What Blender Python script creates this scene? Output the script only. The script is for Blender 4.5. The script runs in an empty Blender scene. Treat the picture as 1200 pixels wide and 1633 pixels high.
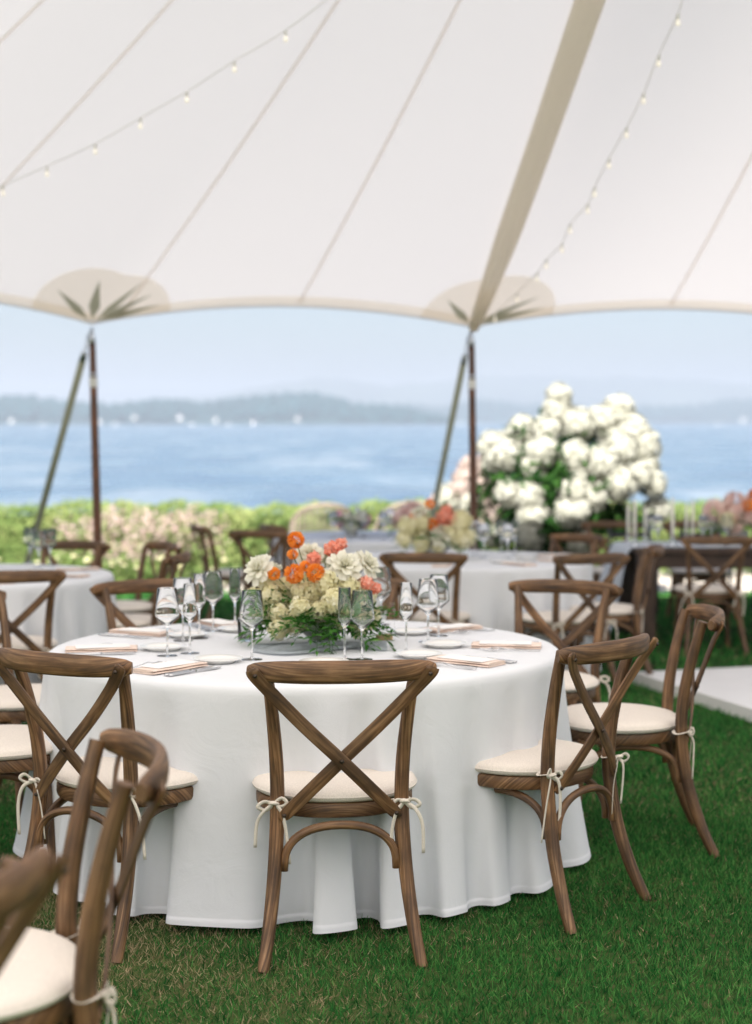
import bpy, math, random
import numpy as np
from mathutils import Vector, Matrix

random.seed(7)
rng = np.random.default_rng(7)
PI = math.pi
SC = bpy.context.scene
COL = SC.collection

# ------------------------------------------------------------------ camera
PITCH = math.radians(3.56)           # below the true horizon
SLOPE = math.radians(1.46)           # the lawn falls this much towards the lake
R_SLOPE = Matrix.Rotation(-SLOPE, 4, 'X')
CAM_H = 1.447
F_PX, CX, CY = 2313.0, 600.0, 816.5  # focal length and centre for the 1200 x 1633 frame
cam_d = bpy.data.cameras.new('camera')
cam = bpy.data.objects.new('camera', cam_d)
COL.objects.link(cam)
cam_d.sensor_fit = 'HORIZONTAL'
cam_d.sensor_width = 36.0
cam_d.lens = 36.0 * F_PX / 1200.0
cam_d.clip_start = 0.05
cam_d.clip_end = 40000.0
cam.location = R_SLOPE @ Vector((0, 0, CAM_H))
cam.rotation_euler = (PI / 2 - PITCH, 0, 0)
cam_d.dof.use_dof = True
cam_d.dof.focus_distance = 4.2
cam_d.dof.aperture_fstop = 2.6
SC.camera = cam

# ------------------------------------------------------------------ sky, sun, exposure
SUN_EL, SUN_AZ = math.radians(41), math.radians(194)   # azimuth clockwise from +y (the lake)
SUN_DIR = Vector((math.sin(SUN_AZ) * math.cos(SUN_EL), math.cos(SUN_AZ) * math.cos(SUN_EL), math.sin(SUN_EL)))
world = bpy.data.worlds.new('World')
SC.world = world
world.use_nodes = True
wn = world.node_tree.nodes
wl = world.node_tree.links
sky = wn.new('ShaderNodeTexSky')
sky.sky_type = 'NISHITA'
sky.sun_disc = False
sky.sun_elevation = SUN_EL
sky.sun_rotation = SUN_AZ
sky.air_density = 1.0
sky.dust_density = 2.6
sky.ozone_density = 1.5
wl.new(sky.outputs['Color'], wn['Background'].inputs['Color'])
wn['Background'].inputs['Strength'].default_value = 0.05
sun_d = bpy.data.lights.new('sun', 'SUN')
sun_d.energy = 5.0
sun_d.angle = math.radians(0.53)
sun_d.color = (1.0, 0.965, 0.92)
sun = bpy.data.objects.new('sun', sun_d)
COL.objects.link(sun)
sun.rotation_euler = (-SUN_DIR).to_track_quat('-Z', 'Y').to_euler()
sun.location = (0, 0, 30)
SC.view_settings.view_transform = 'Standard'
SC.view_settings.look = 'None'
SC.view_settings.exposure = 1.66
SC.view_settings.gamma = 1.0
SC.view_settings.use_curve_mapping = False
SC.render.engine = 'CYCLES'
SC.cycles.use_denoising = True
SC.cycles.max_bounces = 24
SC.cycles.diffuse_bounces = 5
SC.cycles.glossy_bounces = 4
SC.cycles.transmission_bounces = 24
SC.cycles.transparent_max_bounces = 24
SC.cycles.volume_bounces = 1
SC.cycles.caustics_reflective = False
SC.cycles.caustics_refractive = True
SC.cycles.sample_clamp_indirect = 6.0

GRAVITY = set()      # objects that stay level: they are not turned with the sloping lawn


def at(px, py, z):
    """Point of the lawn's frame seen at a pixel of the photograph, at height z above the lawn."""
    p = PITCH - SLOPE
    dx, dy = (px - CX) / F_PX, (CY - py) / F_PX
    d = Vector((dx, math.cos(p) + dy * math.sin(p), -math.sin(p) + dy * math.cos(p)))
    t = (z - CAM_H) / d.z
    return Vector((0, 0, CAM_H)) + d * t


def atd(px, py, dist):
    """Point of the lawn's frame seen at a pixel, at a distance along +y."""
    p = PITCH - SLOPE
    dx, dy = (px - CX) / F_PX, (CY - py) / F_PX
    d = Vector((dx, math.cos(p) + dy * math.sin(p), -math.sin(p) + dy * math.cos(p)))
    return Vector((0, 0, CAM_H)) + d * (dist / d.y)


# ------------------------------------------------------------------ materials
MATS = {}


def mat(name):
    m = bpy.data.materials.new(name)
    m.use_nodes = True
    n, l = m.node_tree.nodes, m.node_tree.links
    MATS[name] = m
    return m, n, l, n['Principled BSDF'], n['Material Output']


def ramp(n, stops):
    r = n.new('ShaderNodeValToRGB')
    e = r.color_ramp.elements
    e[0].position, e[0].color = stops[0][0], (*stops[0][1], 1)
    e[1].position, e[1].color = stops[-1][0], (*stops[-1][1], 1)
    for p, c in stops[1:-1]:
        x = e.new(p)
        x.color = (*c, 1)
    return r


def simple(name, col, rough=0.6, metal=0.0, nscale=0, namt=0.12, bump=0.0, spec=None, coord='Object'):
    m, n, l, b, o = mat(name)
    b.inputs['Roughness'].default_value = rough
    b.inputs['Metallic'].default_value = metal
    b.inputs['Base Color'].default_value = (*col, 1)
    if spec is not None:
        b.inputs['Specular IOR Level'].default_value = spec
    if nscale:
        tc = n.new('ShaderNodeTexCoord')
        t = n.new('ShaderNodeTexNoise')
        t.inputs['Scale'].default_value = nscale
        t.inputs['Detail'].default_value = 5
        l.new(tc.outputs[coord], t.inputs['Vector'])
        r = ramp(n, [(0.3, tuple(c * (1 - namt) for c in col)), (0.7, tuple(min(1, c * (1 + namt)) for c in col))])
        l.new(t.outputs['Fac'], r.inputs['Fac'])
        l.new(r.outputs['Color'], b.inputs['Base Color'])
        if bump:
            bp = n.new('ShaderNodeBump')
            bp.inputs['Strength'].default_value = bump
            bp.inputs['Distance'].default_value = 0.002
            l.new(t.outputs['Fac'], bp.inputs['Height'])
            l.new(bp.outputs['Normal'], b.inputs['Normal'])
    return m


def wood_mat(name, dark, mid, light, rough=0.55):
    m, n, l, b, o = mat(name)
    uv = n.new('ShaderNodeTexCoord')
    mp = n.new('ShaderNodeMapping')
    mp.inputs['Scale'].default_value = (6.0, 150.0, 1.0)
    oi = n.new('ShaderNodeObjectInfo')
    ad = n.new('ShaderNodeVectorMath')
    ad.operation = 'ADD'
    mu = n.new('ShaderNodeMath')
    mu.operation = 'MULTIPLY'
    mu.inputs[1].default_value = 37.0
    l.new(oi.outputs['Random'], mu.inputs[0])
    l.new(uv.outputs['UV'], mp.inputs['Vector'])
    l.new(mp.outputs['Vector'], ad.inputs[0])
    l.new(mu.outputs[0], ad.inputs[1])
    t = n.new('ShaderNodeTexNoise')
    t.inputs['Scale'].default_value = 1.0
    t.inputs['Detail'].default_value = 6
    t.inputs['Distortion'].default_value = 0.6
    l.new(ad.outputs[0], t.inputs['Vector'])
    r = ramp(n, [(0.28, dark), (0.5, mid), (0.72, light)])
    l.new(t.outputs['Fac'], r.inputs['Fac'])
    # large weathered patches, greyer and lighter
    t2 = n.new('ShaderNodeTexNoise')
    t2.inputs['Scale'].default_value = 9.0
    t2.inputs['Detail'].default_value = 4
    l.new(uv.outputs['Object'], t2.inputs['Vector'])
    r2 = ramp(n, [(0.34, (0.60, 0.58, 0.58)), (0.52, (1.0, 1.0, 1.0)), (0.70, (1.42, 1.38, 1.36))])
    l.new(t2.outputs['Fac'], r2.inputs['Fac'])
    mx = n.new('ShaderNodeMix')
    mx.data_type = 'RGBA'
    mx.blend_type = 'MULTIPLY'
    mx.inputs['Factor'].default_value = 1.0
    l.new(r.outputs['Color'], mx.inputs['A'])
    l.new(r2.outputs['Color'], mx.inputs['B'])
    # each chair a little lighter or darker
    mr = n.new('ShaderNodeMapRange')
    mr.inputs['To Min'].default_value = 0.82
    mr.inputs['To Max'].default_value = 1.18
    l.new(oi.outputs['Random'], mr.inputs['Value'])
    mx2 = n.new('ShaderNodeMix')
    mx2.data_type = 'RGBA'
    mx2.blend_type = 'MULTIPLY'
    mx2.inputs['Factor'].default_value = 1.0
    l.new(mx.outputs['Result'], mx2.inputs['A'])
    l.new(mr.outputs['Result'], mx2.inputs['B'])
    l.new(mx2.outputs['Result'], b.inputs['Base Color'])
    b.inputs['Roughness'].default_value = rough
    bp = n.new('ShaderNodeBump')
    bp.inputs['Strength'].default_value = 0.35
    bp.inputs['Distance'].default_value = 0.0015
    l.new(t.outputs['Fac'], bp.inputs['Height'])
    l.new(bp.outputs['Normal'], b.inputs['Normal'])
    return m


def thin_mat(name, col, trans_col, fac, rough=0.9, nscale=0, namt=0.06, tone=None, spec=0.0, weave=0):
    """Diffuse and translucent sheet: fabric, petals, leaves. tone = ramp stops read from the 'tone' attribute."""
    m, n, l, b, o = mat(name)
    n.remove(b)
    d = n.new('ShaderNodeBsdfDiffuse')
    t = n.new('ShaderNodeBsdfTranslucent')
    mix = n.new('ShaderNodeMixShader')
    mix.inputs['Fac'].default_value = fac
    d.inputs['Color'].default_value = (*col, 1)
    t.inputs['Color'].default_value = (*trans_col, 1)
    l.new(d.outputs[0], mix.inputs[1])
    l.new(t.outputs[0], mix.inputs[2])
    last = mix.outputs[0]
    if tone:
        a = n.new('ShaderNodeAttribute')
        a.attribute_name = 'tone'
        r = ramp(n, tone)
        l.new(a.outputs['Fac'], r.inputs['Fac'])
        l.new(r.outputs['Color'], d.inputs['Color'])
        l.new(r.outputs['Color'], t.inputs['Color'])
    elif nscale:
        tc = n.new('ShaderNodeTexCoord')
        tx = n.new('ShaderNodeTexNoise')
        tx.inputs['Scale'].default_value = nscale
        tx.inputs['Detail'].default_value = 6
        l.new(tc.outputs['Object'], tx.inputs['Vector'])
        r = ramp(n, [(0.3, tuple(c * (1 - namt) for c in col)), (0.7, tuple(min(1, c * (1 + namt)) for c in col))])
        l.new(tx.outputs['Fac'], r.inputs['Fac'])
        l.new(r.outputs['Color'], d.inputs['Color'])
        if weave:
            tw = n.new('ShaderNodeTexNoise')
            tw.inputs['Scale'].default_value = weave
            tw.inputs['Detail'].default_value = 3
            l.new(tc.outputs['Object'], tw.inputs['Vector'])
            bp = n.new('ShaderNodeBump')
            bp.inputs['Strength'].default_value = 0.25
            bp.inputs['Distance'].default_value = 0.002
            l.new(tw.outputs['Fac'], bp.inputs['Height'])
            tk = n.new('ShaderNodeTexNoise')      # soft creases
            tk.inputs['Scale'].default_value = 7.0
            tk.inputs['Detail'].default_value = 5
            tk.inputs['Distortion'].default_value = 1.2
            l.new(tc.outputs['Object'], tk.inputs['Vector'])
            b2 = n.new('ShaderNodeBump')
            b2.inputs['Strength'].default_value = 0.22
            b2.inputs['Distance'].default_value = 0.02
            l.new(tk.outputs['Fac'], b2.inputs['Height'])
            l.new(bp.outputs['Normal'], b2.inputs['Normal'])
            l.new(b2.outputs['Normal'], d.inputs['Normal'])
    if spec:
        g = n.new('ShaderNodeBsdfGlossy')
        g.inputs['Roughness'].default_value = 0.35
        fr = n.new('ShaderNodeFresnel')
        fr.inputs['IOR'].default_value = 1.4
        m2 = n.new('ShaderNodeMixShader')
        l.new(fr.outputs[0], m2.inputs['Fac'])
        l.new(last, m2.inputs[1])
        l.new(g.outputs[0], m2.inputs[2])
        last = m2.outputs[0]
    l.new(last, o.inputs['Surface'])
    return m


WOOD = wood_mat('chair wood', (0.034, 0.016, 0.007), (0.120, 0.058, 0.022), (0.27, 0.155, 0.075))
WOOD_DARK = wood_mat('dark table wood', (0.022, 0.012, 0.008), (0.045, 0.024, 0.015), (0.075, 0.042, 0.027))
POLE_WOOD = wood_mat('pole wood', (0.055, 0.018, 0.008), (0.11, 0.04, 0.017), (0.16, 0.065, 0.03), 0.45)
CUSHION = simple('linen cushion', (0.71, 0.645, 0.575), 0.95, nscale=260, namt=0.10, bump=0.35, spec=0.1)
TIE = simple('linen tie', (0.66, 0.60, 0.52), 0.95, nscale=300, namt=0.1, spec=0.1)
CLOTH = thin_mat('white tablecloth', (0.775, 0.79, 0.82), (0.7, 0.71, 0.73), 0.12, nscale=3.0, namt=0.02, weave=700)
RUNNER = thin_mat('pale blue runner', (0.70, 0.73, 0.77), (0.6, 0.64, 0.7), 0.2, nscale=5.0, namt=0.04)
GAUZE = thin_mat('grey gauze', (0.50, 0.54, 0.57), (0.50, 0.54, 0.57), 0.4, nscale=40, namt=0.15)
TENT = thin_mat('sailcloth', (0.72, 0.69, 0.675), (0.72, 0.68, 0.66), 0.55, nscale=1.2, namt=0.012)
PATCH = thin_mat('sailcloth double', (0.90, 0.86, 0.79), (0.94, 0.89, 0.81), 0.88, nscale=20, namt=0.04)
RAY = thin_mat('sailcloth webbing patch', (0.50, 0.52, 0.43), (0.42, 0.44, 0.36), 0.7, nscale=20, namt=0.06)
SEAM = thin_mat('sailcloth seam', (0.94, 0.91, 0.88), (0.96, 0.93, 0.90), 0.94, nscale=30, namt=0.04)
STRAP = simple('olive strap', (0.38, 0.39, 0.29), 0.8, nscale=120, namt=0.15)
METAL = simple('galvanised steel', (0.55, 0.57, 0.6), 0.35, 0.9, nscale=30, namt=0.1)
SILVER = simple('cutlery steel', (0.62, 0.62, 0.63), 0.16, 1.0)
BOLT = simple('dark bolt', (0.06, 0.045, 0.035), 0.4, 0.8)
CHINA = simple('white china', (0.80, 0.785, 0.75), 0.18)
NAPKIN = simple('blush napkin', (0.74, 0.60, 0.52), 0.95, nscale=200, namt=0.08, bump=0.2, spec=0.1)
CARD = simple('white card', (0.82, 0.80, 0.78), 0.8)
WAX = simple('ivory wax', (0.82, 0.79, 0.72), 0.5)
BULB = simple('frosted bulb', (0.93, 0.90, 0.84), 0.15)
BULB.node_tree.nodes['Principled BSDF'].inputs['Emission Color'].default_value = (1.0, 0.86, 0.66, 1)
BULB.node_tree.nodes['Principled BSDF'].inputs['Emission Strength'].default_value = 0.12
SOCKET = simple('white socket', (0.75, 0.73, 0.70), 0.5)
CABLE = simple('white cable', (0.85, 0.82, 0.78), 0.6)
OAK = simple('light wood block', (0.36, 0.25, 0.13), 0.6, nscale=60, namt=0.2)
RATTAN = simple('rattan', (0.22, 0.175, 0.14), 0.8, nscale=60, namt=0.35)
NAVY = simple('slate cushion', (0.13, 0.15, 0.19), 0.9, nscale=80, namt=0.1)
BLACKWOOD = simple('black painted wood', (0.025, 0.025, 0.03), 0.45, nscale=30, namt=0.2)
FLOORW = simple('white dance floor', (0.80, 0.785, 0.775), 0.4, nscale=6, namt=0.03)
STEM = simple('green stem', (0.07, 0.12, 0.03), 0.6, nscale=30, namt=0.2)
VASE = simple('stone bowl', (0.35, 0.36, 0.36), 0.7, nscale=30, namt=0.15)
POT = simple('dark planter', (0.05, 0.05, 0.05), 0.6, nscale=20, namt=0.2)
HOUSE_W = simple('white house paint', (0.62, 0.58, 0.55), 0.7)
HOUSE_R = simple('grey shingles', (0.20, 0.20, 0.22), 0.8)
WINDOW_M = simple('window glass', (0.04, 0.05, 0.06), 0.1)
BOAT_M = simple('boat gelcoat', (0.72, 0.70, 0.70), 0.25)
SAND = simple('cloth trim', (0.70, 0.69, 0.66), 0.9)
CREAM = thin_mat('cream petals', 0 * np.zeros(3) + 0.8, (0.8, 0.78, 0.6), 0.35, tone=[(0.0, (0.74, 0.70, 0.40)), (0.5, (0.84, 0.80, 0.57)), (1.0, (0.88, 0.86, 0.71))])
WHITE = thin_mat('white petals', (0.85, 0.84, 0.74), (0.8, 0.8, 0.7), 0.35, tone=[(0.0, (0.62, 0.61, 0.44)), (0.5, (0.76, 0.745, 0.61)), (1.0, (0.84, 0.825, 0.74))])
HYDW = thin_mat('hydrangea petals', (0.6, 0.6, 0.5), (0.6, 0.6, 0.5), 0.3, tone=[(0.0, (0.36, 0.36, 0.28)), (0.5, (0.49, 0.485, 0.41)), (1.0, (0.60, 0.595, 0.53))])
PINKW = thin_mat('blush hydrangea petals', (0.8, 0.7, 0.65), (0.8, 0.7, 0.65), 0.35, tone=[(0.0, (0.42, 0.33, 0.28)), (1.0, (0.55, 0.46, 0.42))])
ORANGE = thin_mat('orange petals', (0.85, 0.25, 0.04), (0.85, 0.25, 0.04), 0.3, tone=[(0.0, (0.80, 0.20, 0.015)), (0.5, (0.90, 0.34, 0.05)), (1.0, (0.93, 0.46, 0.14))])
CORAL = thin_mat('coral petals', (0.8, 0.2, 0.15), (0.8, 0.3, 0.2), 0.35, tone=[(0.0, (0.84, 0.26, 0.16)), (0.5, (0.88, 0.46, 0.36)), (1.0, (0.88, 0.60, 0.50))])
PINK = thin_mat('pink petals', (0.8, 0.35, 0.4), (0.8, 0.35, 0.4), 0.35, tone=[(0.0, (0.84, 0.56, 0.54)), (0.5, (0.88, 0.68, 0.63)), (1.0, (0.90, 0.78, 0.71))])
MAGENTA = thin_mat('magenta petals', (0.8, 0.2, 0.4), (0.8, 0.2, 0.4), 0.35, tone=[(0.0, (0.82, 0.38, 0.54)), (1.0, (0.88, 0.60, 0.66))])
DARKLEAF = thin_mat('hydrangea leaves', (0.04, 0.10, 0.02), (0.06, 0.14, 0.02), 0.25, tone=[(0.0, (0.008, 0.026, 0.007)), (0.6, (0.022, 0.062, 0.014)), (1.0, (0.055, 0.12, 0.026))])
RUSCUS = thin_mat('dark green leaves', (0.04, 0.10, 0.02), (0.06, 0.14, 0.02), 0.3, tone=[(0.0, (0.025, 0.08, 0.018)), (0.6, (0.06, 0.18, 0.035)), (1.0, (0.16, 0.32, 0.07))])
HEDGE_L = thin_mat('hedge leaves', (0.09, 0.16, 0.03), (0.14, 0.22, 0.03), 0.4, tone=[(0.0, (0.045, 0.095, 0.028)), (0.5, (0.17, 0.24, 0.075)), (1.0, (0.36, 0.38, 0.16))])
PERENN = thin_mat('dusty pink plumes', (0.5, 0.35, 0.28), (0.5, 0.35, 0.28), 0.35, tone=[(0.0, (0.36, 0.26, 0.21)), (0.5, (0.50, 0.38, 0.335)), (1.0, (0.60, 0.49, 0.46))])
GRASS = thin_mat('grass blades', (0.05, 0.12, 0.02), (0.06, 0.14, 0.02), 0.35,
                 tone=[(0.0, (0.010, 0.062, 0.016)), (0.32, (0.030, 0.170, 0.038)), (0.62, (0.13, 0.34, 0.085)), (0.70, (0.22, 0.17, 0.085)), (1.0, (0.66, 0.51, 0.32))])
FARTREE = simple('far conifers', (0.015, 0.045, 0.048), 0.95, nscale=0.08, namt=0.5, spec=0.0)


def glass_mat():
    m, n, l, b, o = mat('clear glass')
    b.inputs['Base Color'].default_value = (0.985, 0.99, 0.99, 1)
    b.inputs['Roughness'].default_value = 0.0
    b.inputs['IOR'].default_value = 1.48
    b.inputs['Transmission Weight'].default_value = 1.0
    return m


GLASS = glass_mat()


def lawn_mat():
    m, n, l, b, o = mat('lawn soil')
    tc = n.new('ShaderNodeTexCoord')
    t = n.new('ShaderNodeTexNoise')
    t.inputs['Scale'].default_value = 22.0
    t.inputs['Detail'].default_value = 8
    l.new(tc.outputs['Object'], t.inputs['Vector'])
    r = ramp(n, [(0.3, (0.02, 0.045, 0.012)), (0.52, (0.04, 0.08, 0.02)), (0.75, (0.11, 0.085, 0.045))])
    l.new(t.outputs['Fac'], r.inputs['Fac'])
    l.new(r.outputs['Color'], b.inputs['Base Color'])
    b.inputs['Roughness'].default_value = 0.95
    b.inputs['Specular IOR Level'].default_value = 0.1
    return m


LAWN = lawn_mat()
GRAVEL = simple('pale gravel', (0.52, 0.46, 0.39), 0.95, nscale=55, namt=0.35, bump=0.5)


def water_mat():
    m, n, l, b, o = mat('lake water')
    b.inputs['IOR'].default_value = 1.33
    tc = n.new('ShaderNodeTexCoord')
    # gusts: ruffled bands, paler and rougher, between smoother darker ones
    gm = n.new('ShaderNodeMapping')
    gm.inputs['Scale'].default_value = (0.075, 0.030, 1)
    gt = n.new('ShaderNodeTexNoise')
    gt.inputs['Scale'].default_value = 1.0
    gt.inputs['Detail'].default_value = 7
    gt.inputs['Roughness'].default_value = 0.68
    l.new(tc.outputs['Object'], gm.inputs['Vector'])
    l.new(gm.outputs['Vector'], gt.inputs['Vector'])
    gr = ramp(n, [(0.36, (0.035, 0.085, 0.15)), (0.5, (0.10, 0.155, 0.21)), (0.66, (0.22, 0.26, 0.30))])
    l.new(gt.outputs['Fac'], gr.inputs['Fac'])
    l.new(gr.outputs['Color'], b.inputs['Base Color'])
    rr = n.new('ShaderNodeMapRange')
    rr.inputs['From Min'].default_value = 0.35
    rr.inputs['From Max'].default_value = 0.65
    rr.inputs['To Min'].default_value = 0.12
    rr.inputs['To Max'].default_value = 0.42
    l.new(gt.outputs['Fac'], rr.inputs['Value'])
    l.new(rr.outputs['Result'], b.inputs['Roughness'])
    acc = None
    for sx, sy, det, st in ((0.022, 0.05, 3, 3.2), (0.11, 0.26, 4, 1.1), (0.5, 1.1, 4, 0.2)):
        mp = n.new('ShaderNodeMapping')
        mp.inputs['Scale'].default_value = (sx, sy, 1)
        mp.inputs['Rotation'].default_value = (0, 0, 0.25)
        t = n.new('ShaderNodeTexNoise')
        t.inputs['Scale'].default_value = 1.0
        t.inputs['Detail'].default_value = det
        l.new(tc.outputs['Object'], mp.inputs['Vector'])
        l.new(mp.outputs['Vector'], t.inputs['Vector'])
        mu = n.new('ShaderNodeMath')
        mu.operation = 'MULTIPLY'
        mu.inputs[1].default_value = st
        l.new(t.outputs['Fac'], mu.inputs[0])
        if acc is None:
            acc = mu.outputs[0]
        else:
            ad = n.new('ShaderNodeMath')
            ad.operation = 'ADD'
            l.new(acc, ad.inputs[0])
            l.new(mu.outputs[0], ad.inputs[1])
            acc = ad.outputs[0]
    bp = n.new('ShaderNodeBump')
    bp.inputs['Strength'].default_value = 1.0
    bp.inputs['Distance'].default_value = 1.1
    l.new(acc, bp.inputs['Height'])
    l.new(bp.outputs['Normal'], b.inputs['Normal'])
    return m


WATER = water_mat()
HILL = simple('wooded hill', (0.018, 0.045, 0.045), 0.95, nscale=0.02, namt=0.4, spec=0.0)
MOUNT = simple('far mountain', (0.045, 0.06, 0.045), 0.95, nscale=0.004, namt=0.4, spec=0.0)

# ------------------------------------------------------------------ object helpers


def obj(name, me, m=None, parent=None, loc=None):
    o = bpy.data.objects.new(name, me)
    COL.objects.link(o)
    if m is not None and len(me.materials) == 0:
        me.materials.append(m)
    if parent is not None:
        o.parent = parent
    if loc is not None:
        o.location = loc
    return o


def tag(o, label, cat, group=None):
    o['label'] = label
    o['category'] = cat
    if group:
        o['group'] = group
    return o


def thing(name, label, cat, loc=(0, 0, 0), rz=0.0, group=None):
    o = bpy.data.objects.new(name, None)
    o.empty_display_size = 0.1
    COL.objects.link(o)
    o.location = loc
    o.rotation_euler = (0, 0, rz)
    return tag(o, label, cat, group)


def dup(root, loc, rz, label, group=None, skip=()):
    def cp(o, parent):
        c = o.copy()
        COL.objects.link(c)
        if parent is not None:
            c.parent = parent
        for ch in list(o.children):
            if ch.name.split('.')[0] not in skip:
                cp(ch, c)
        return c
    r = cp(root, None)
    r.location = loc
    r.rotation_euler = (0, 0, rz)
    r['label'] = label
    if group:
        r['group'] = group
    return r


class MB:
    def __init__(s):
        s.v, s.f, s.uv = [], [], []

    def add(s, verts, faces, uvs=None):
        b = len(s.v)
        s.v += [tuple(p) for p in verts]
        s.f += [tuple(i + b for i in f) for f in faces]
        s.uv += list(uvs) if uvs is not None else [(p[0], p[1]) for p in verts]
        return s

    def mesh(s, name, smooth=True, sharp=None):
        me = bpy.data.meshes.new(name)
        me.from_pydata(s.v, [], s.f)
        uvl = me.uv_layers.new(name='UVMap')
        li = np.empty(len(me.loops), dtype=np.int32)
        me.loops.foreach_get('vertex_index', li)
        uvl.data.foreach_set('uv', np.array(s.uv, dtype=np.float32)[li].ravel())
        if smooth:
            me.polygons.foreach_set('use_smooth', [True] * len(me.polygons))
            if sharp:
                me.set_sharp_from_angle(angle=math.radians(sharp))
        me.update()
        return me


def spl(pts, n):
    """Catmull-Rom through the points, n samples per span."""
    P = [Vector(p) for p in pts]
    P = [P[0] * 2 - P[1]] + P + [P[-1] * 2 - P[-2]]
    out = []
    for i in range(1, len(P) - 2):
        a, b, c, d = P[i - 1], P[i], P[i + 1], P[i + 2]
        for k in range(n):
            t = k / n
            out.append(0.5 * ((2 * b) + (c - a) * t + (2 * a - 5 * b + 4 * c - d) * t * t + (3 * b - a - 3 * c + d) * t ** 3))
    out.append(P[-2])
    return out


def sweep(mb, pts, half, hint=None, ns=10, power=1.0, closed=False, caps=True):
    """Tube along pts. half = one (a, b) or a function of 0..1: a across, b along the hint direction."""
    P = [Vector(p) for p in pts]
    n = len(P)
    hv = Vector(hint) if hint is not None else None
    N = None
    L = 0.0
    verts, uvs, faces = [], [], []
    for i, p in enumerate(P):
        if closed:
            T = (P[(i + 1) % n] - P[i - 1]).normalized()
        else:
            T = (P[min(i + 1, n - 1)] - P[max(i - 1, 0)]).normalized()
        ref = hv if hv is not None else N
        if ref is None:
            ref = Vector((0, 0, 1)) if abs(T.z) < 0.9 else Vector((0, 1, 0))
        N = (ref - T * ref.dot(T)).normalized()
        B = T.cross(N)
        if i:
            L += (P[i] - P[i - 1]).length
        a, b = half(i / max(1, n - 1)) if callable(half) else half
        for k in range(ns):
            th = 2 * PI * (k + 0.5) / ns
            c, s_ = math.cos(th), math.sin(th)
            if power != 1.0:
                c = math.copysign(abs(c) ** power, c)
                s_ = math.copysign(abs(s_) ** power, s_)
            verts.append(p + B * (a * c) + N * (b * s_))
            uvs.append((L, k / ns * 3.0 * (a + b)))
    m = n if closed else n - 1
    for i in range(m):
        j = (i + 1) % n
        for k in range(ns):
            k2 = (k + 1) % ns
            faces.append((i * ns + k, i * ns + k2, j * ns + k2, j * ns + k))
    if caps and not closed:
        faces.append(tuple(range(ns - 1, -1, -1)))
        faces.append(tuple((n - 1) * ns + k for k in range(ns)))
    mb.add(verts, faces, uvs)
    return mb


def lathe(mb, prof, ns=24, ribs=0, rib_amt=0.0):
    verts, uvs, faces = [], [], []
    for i, (r, z) in enumerate(prof):
        for k in range(ns):
            th = 2 * PI * k / ns
            rr = r * (1 + rib_amt * math.cos(ribs * th)) if ribs else r
            verts.append((rr * math.cos(th), rr * math.sin(th), z))
            uvs.append((z, th * r))
    for i in range(len(prof) - 1):
        for k in range(ns):
            k2 = (k + 1) % ns
            faces.append((i * ns + k, i * ns + k2, (i + 1) * ns + k2, (i + 1) * ns + k))
    return mb.add(verts, faces, uvs)


def box(mb, x0, x1, y0, y1, z0, z1, bev=0.0):
    if bev:
        b = bev
        v, f = [], []
        for z, ins in ((z0, b), (z0 + b, 0), (z1 - b, 0), (z1, b)):
            for cx, cy, sx, sy in ((x0, y0, 1, 1), (x1, y0, -1, 1), (x1, y1, -1, -1), (x0, y1, 1, -1)):
                for kx, ky in ((0, 1), (1, 0)) if sx * sy > 0 else ((1, 0), (0, 1)):
                    v.append((cx + sx * (ins + b * kx), cy + sy * (ins + b * ky), z))
        for i in range(3):
            for k in range(8):
                k2 = (k + 1) % 8
                f.append((i * 8 + k, i * 8 + k2, (i + 1) * 8 + k2, (i + 1) * 8 + k))
        f.append(tuple(range(7, -1, -1)))
        f.append(tuple(range(24, 32)))
    else:
        v = [(x0, y0, z0), (x1, y0, z0), (x1, y1, z0), (x0, y1, z0), (x0, y0, z1), (x1, y0, z1), (x1, y1, z1), (x0, y1, z1)]
        f = [(3, 2, 1, 0), (4, 5, 6, 7), (0, 1, 5, 4), (1, 2, 6, 5), (2, 3, 7, 6), (3, 0, 4, 7)]
    lx, ly, lz = x1 - x0, y1 - y0, z1 - z0
    # grain along the longest side
    order = sorted(((lx, 0), (ly, 1), (lz, 2)), reverse=True)
    uv = [(p[order[0][1]], p[order[1][1]] + p[order[2][1]]) for p in v]
    return mb.add(v, f, uv)


def np_mesh(name, V, F, tone=None, smooth=False):
    """V (n,3), F (m,k) with k 3 or 4."""
    me = bpy.data.meshes.new(name)
    V = np.ascontiguousarray(V, dtype=np.float32)
    F = np.ascontiguousarray(F, dtype=np.int32)
    k = F.shape[1]
    me.vertices.add(len(V))
    me.vertices.foreach_set('co', V.ravel())
    me.loops.add(F.size)
    me.loops.foreach_set('vertex_index', F.ravel())
    me.polygons.add(len(F))
    me.polygons.foreach_set('loop_start', np.arange(0, F.size, k, dtype=np.int32))
    if smooth:
        me.polygons.foreach_set('use_smooth', np.ones(len(F), dtype=bool))
    me.update(calc_edges=True)
    me.validate()
    if tone is not None:
        a = me.attributes.new('tone', 'FLOAT', 'POINT')
        a.data.foreach_set('value', np.ascontiguousarray(tone, dtype=np.float32))
    return me


def frames(nrm, spin=None):
    """Rotation matrices (columns t, b, n) for unit normals (N,3), spun about them."""
    n = nrm / np.linalg.norm(nrm, axis=1, keepdims=True)
    ref = np.where(np.abs(n[:, 2:3]) < 0.9, np.array([[0, 0, 1.0]]), np.array([[1.0, 0, 0]]))
    t = np.cross(ref, n)
    t /= np.linalg.norm(t, axis=1, keepdims=True)
    b = np.cross(n, t)
    if spin is None:
        spin = rng.uniform(0, 2 * PI, len(n))
    c, s = np.cos(spin)[:, None], np.sin(spin)[:, None]
    t2, b2 = t * c + b * s, b * c - t * s
    return np.stack([t2, b2, n], axis=2)


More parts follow.
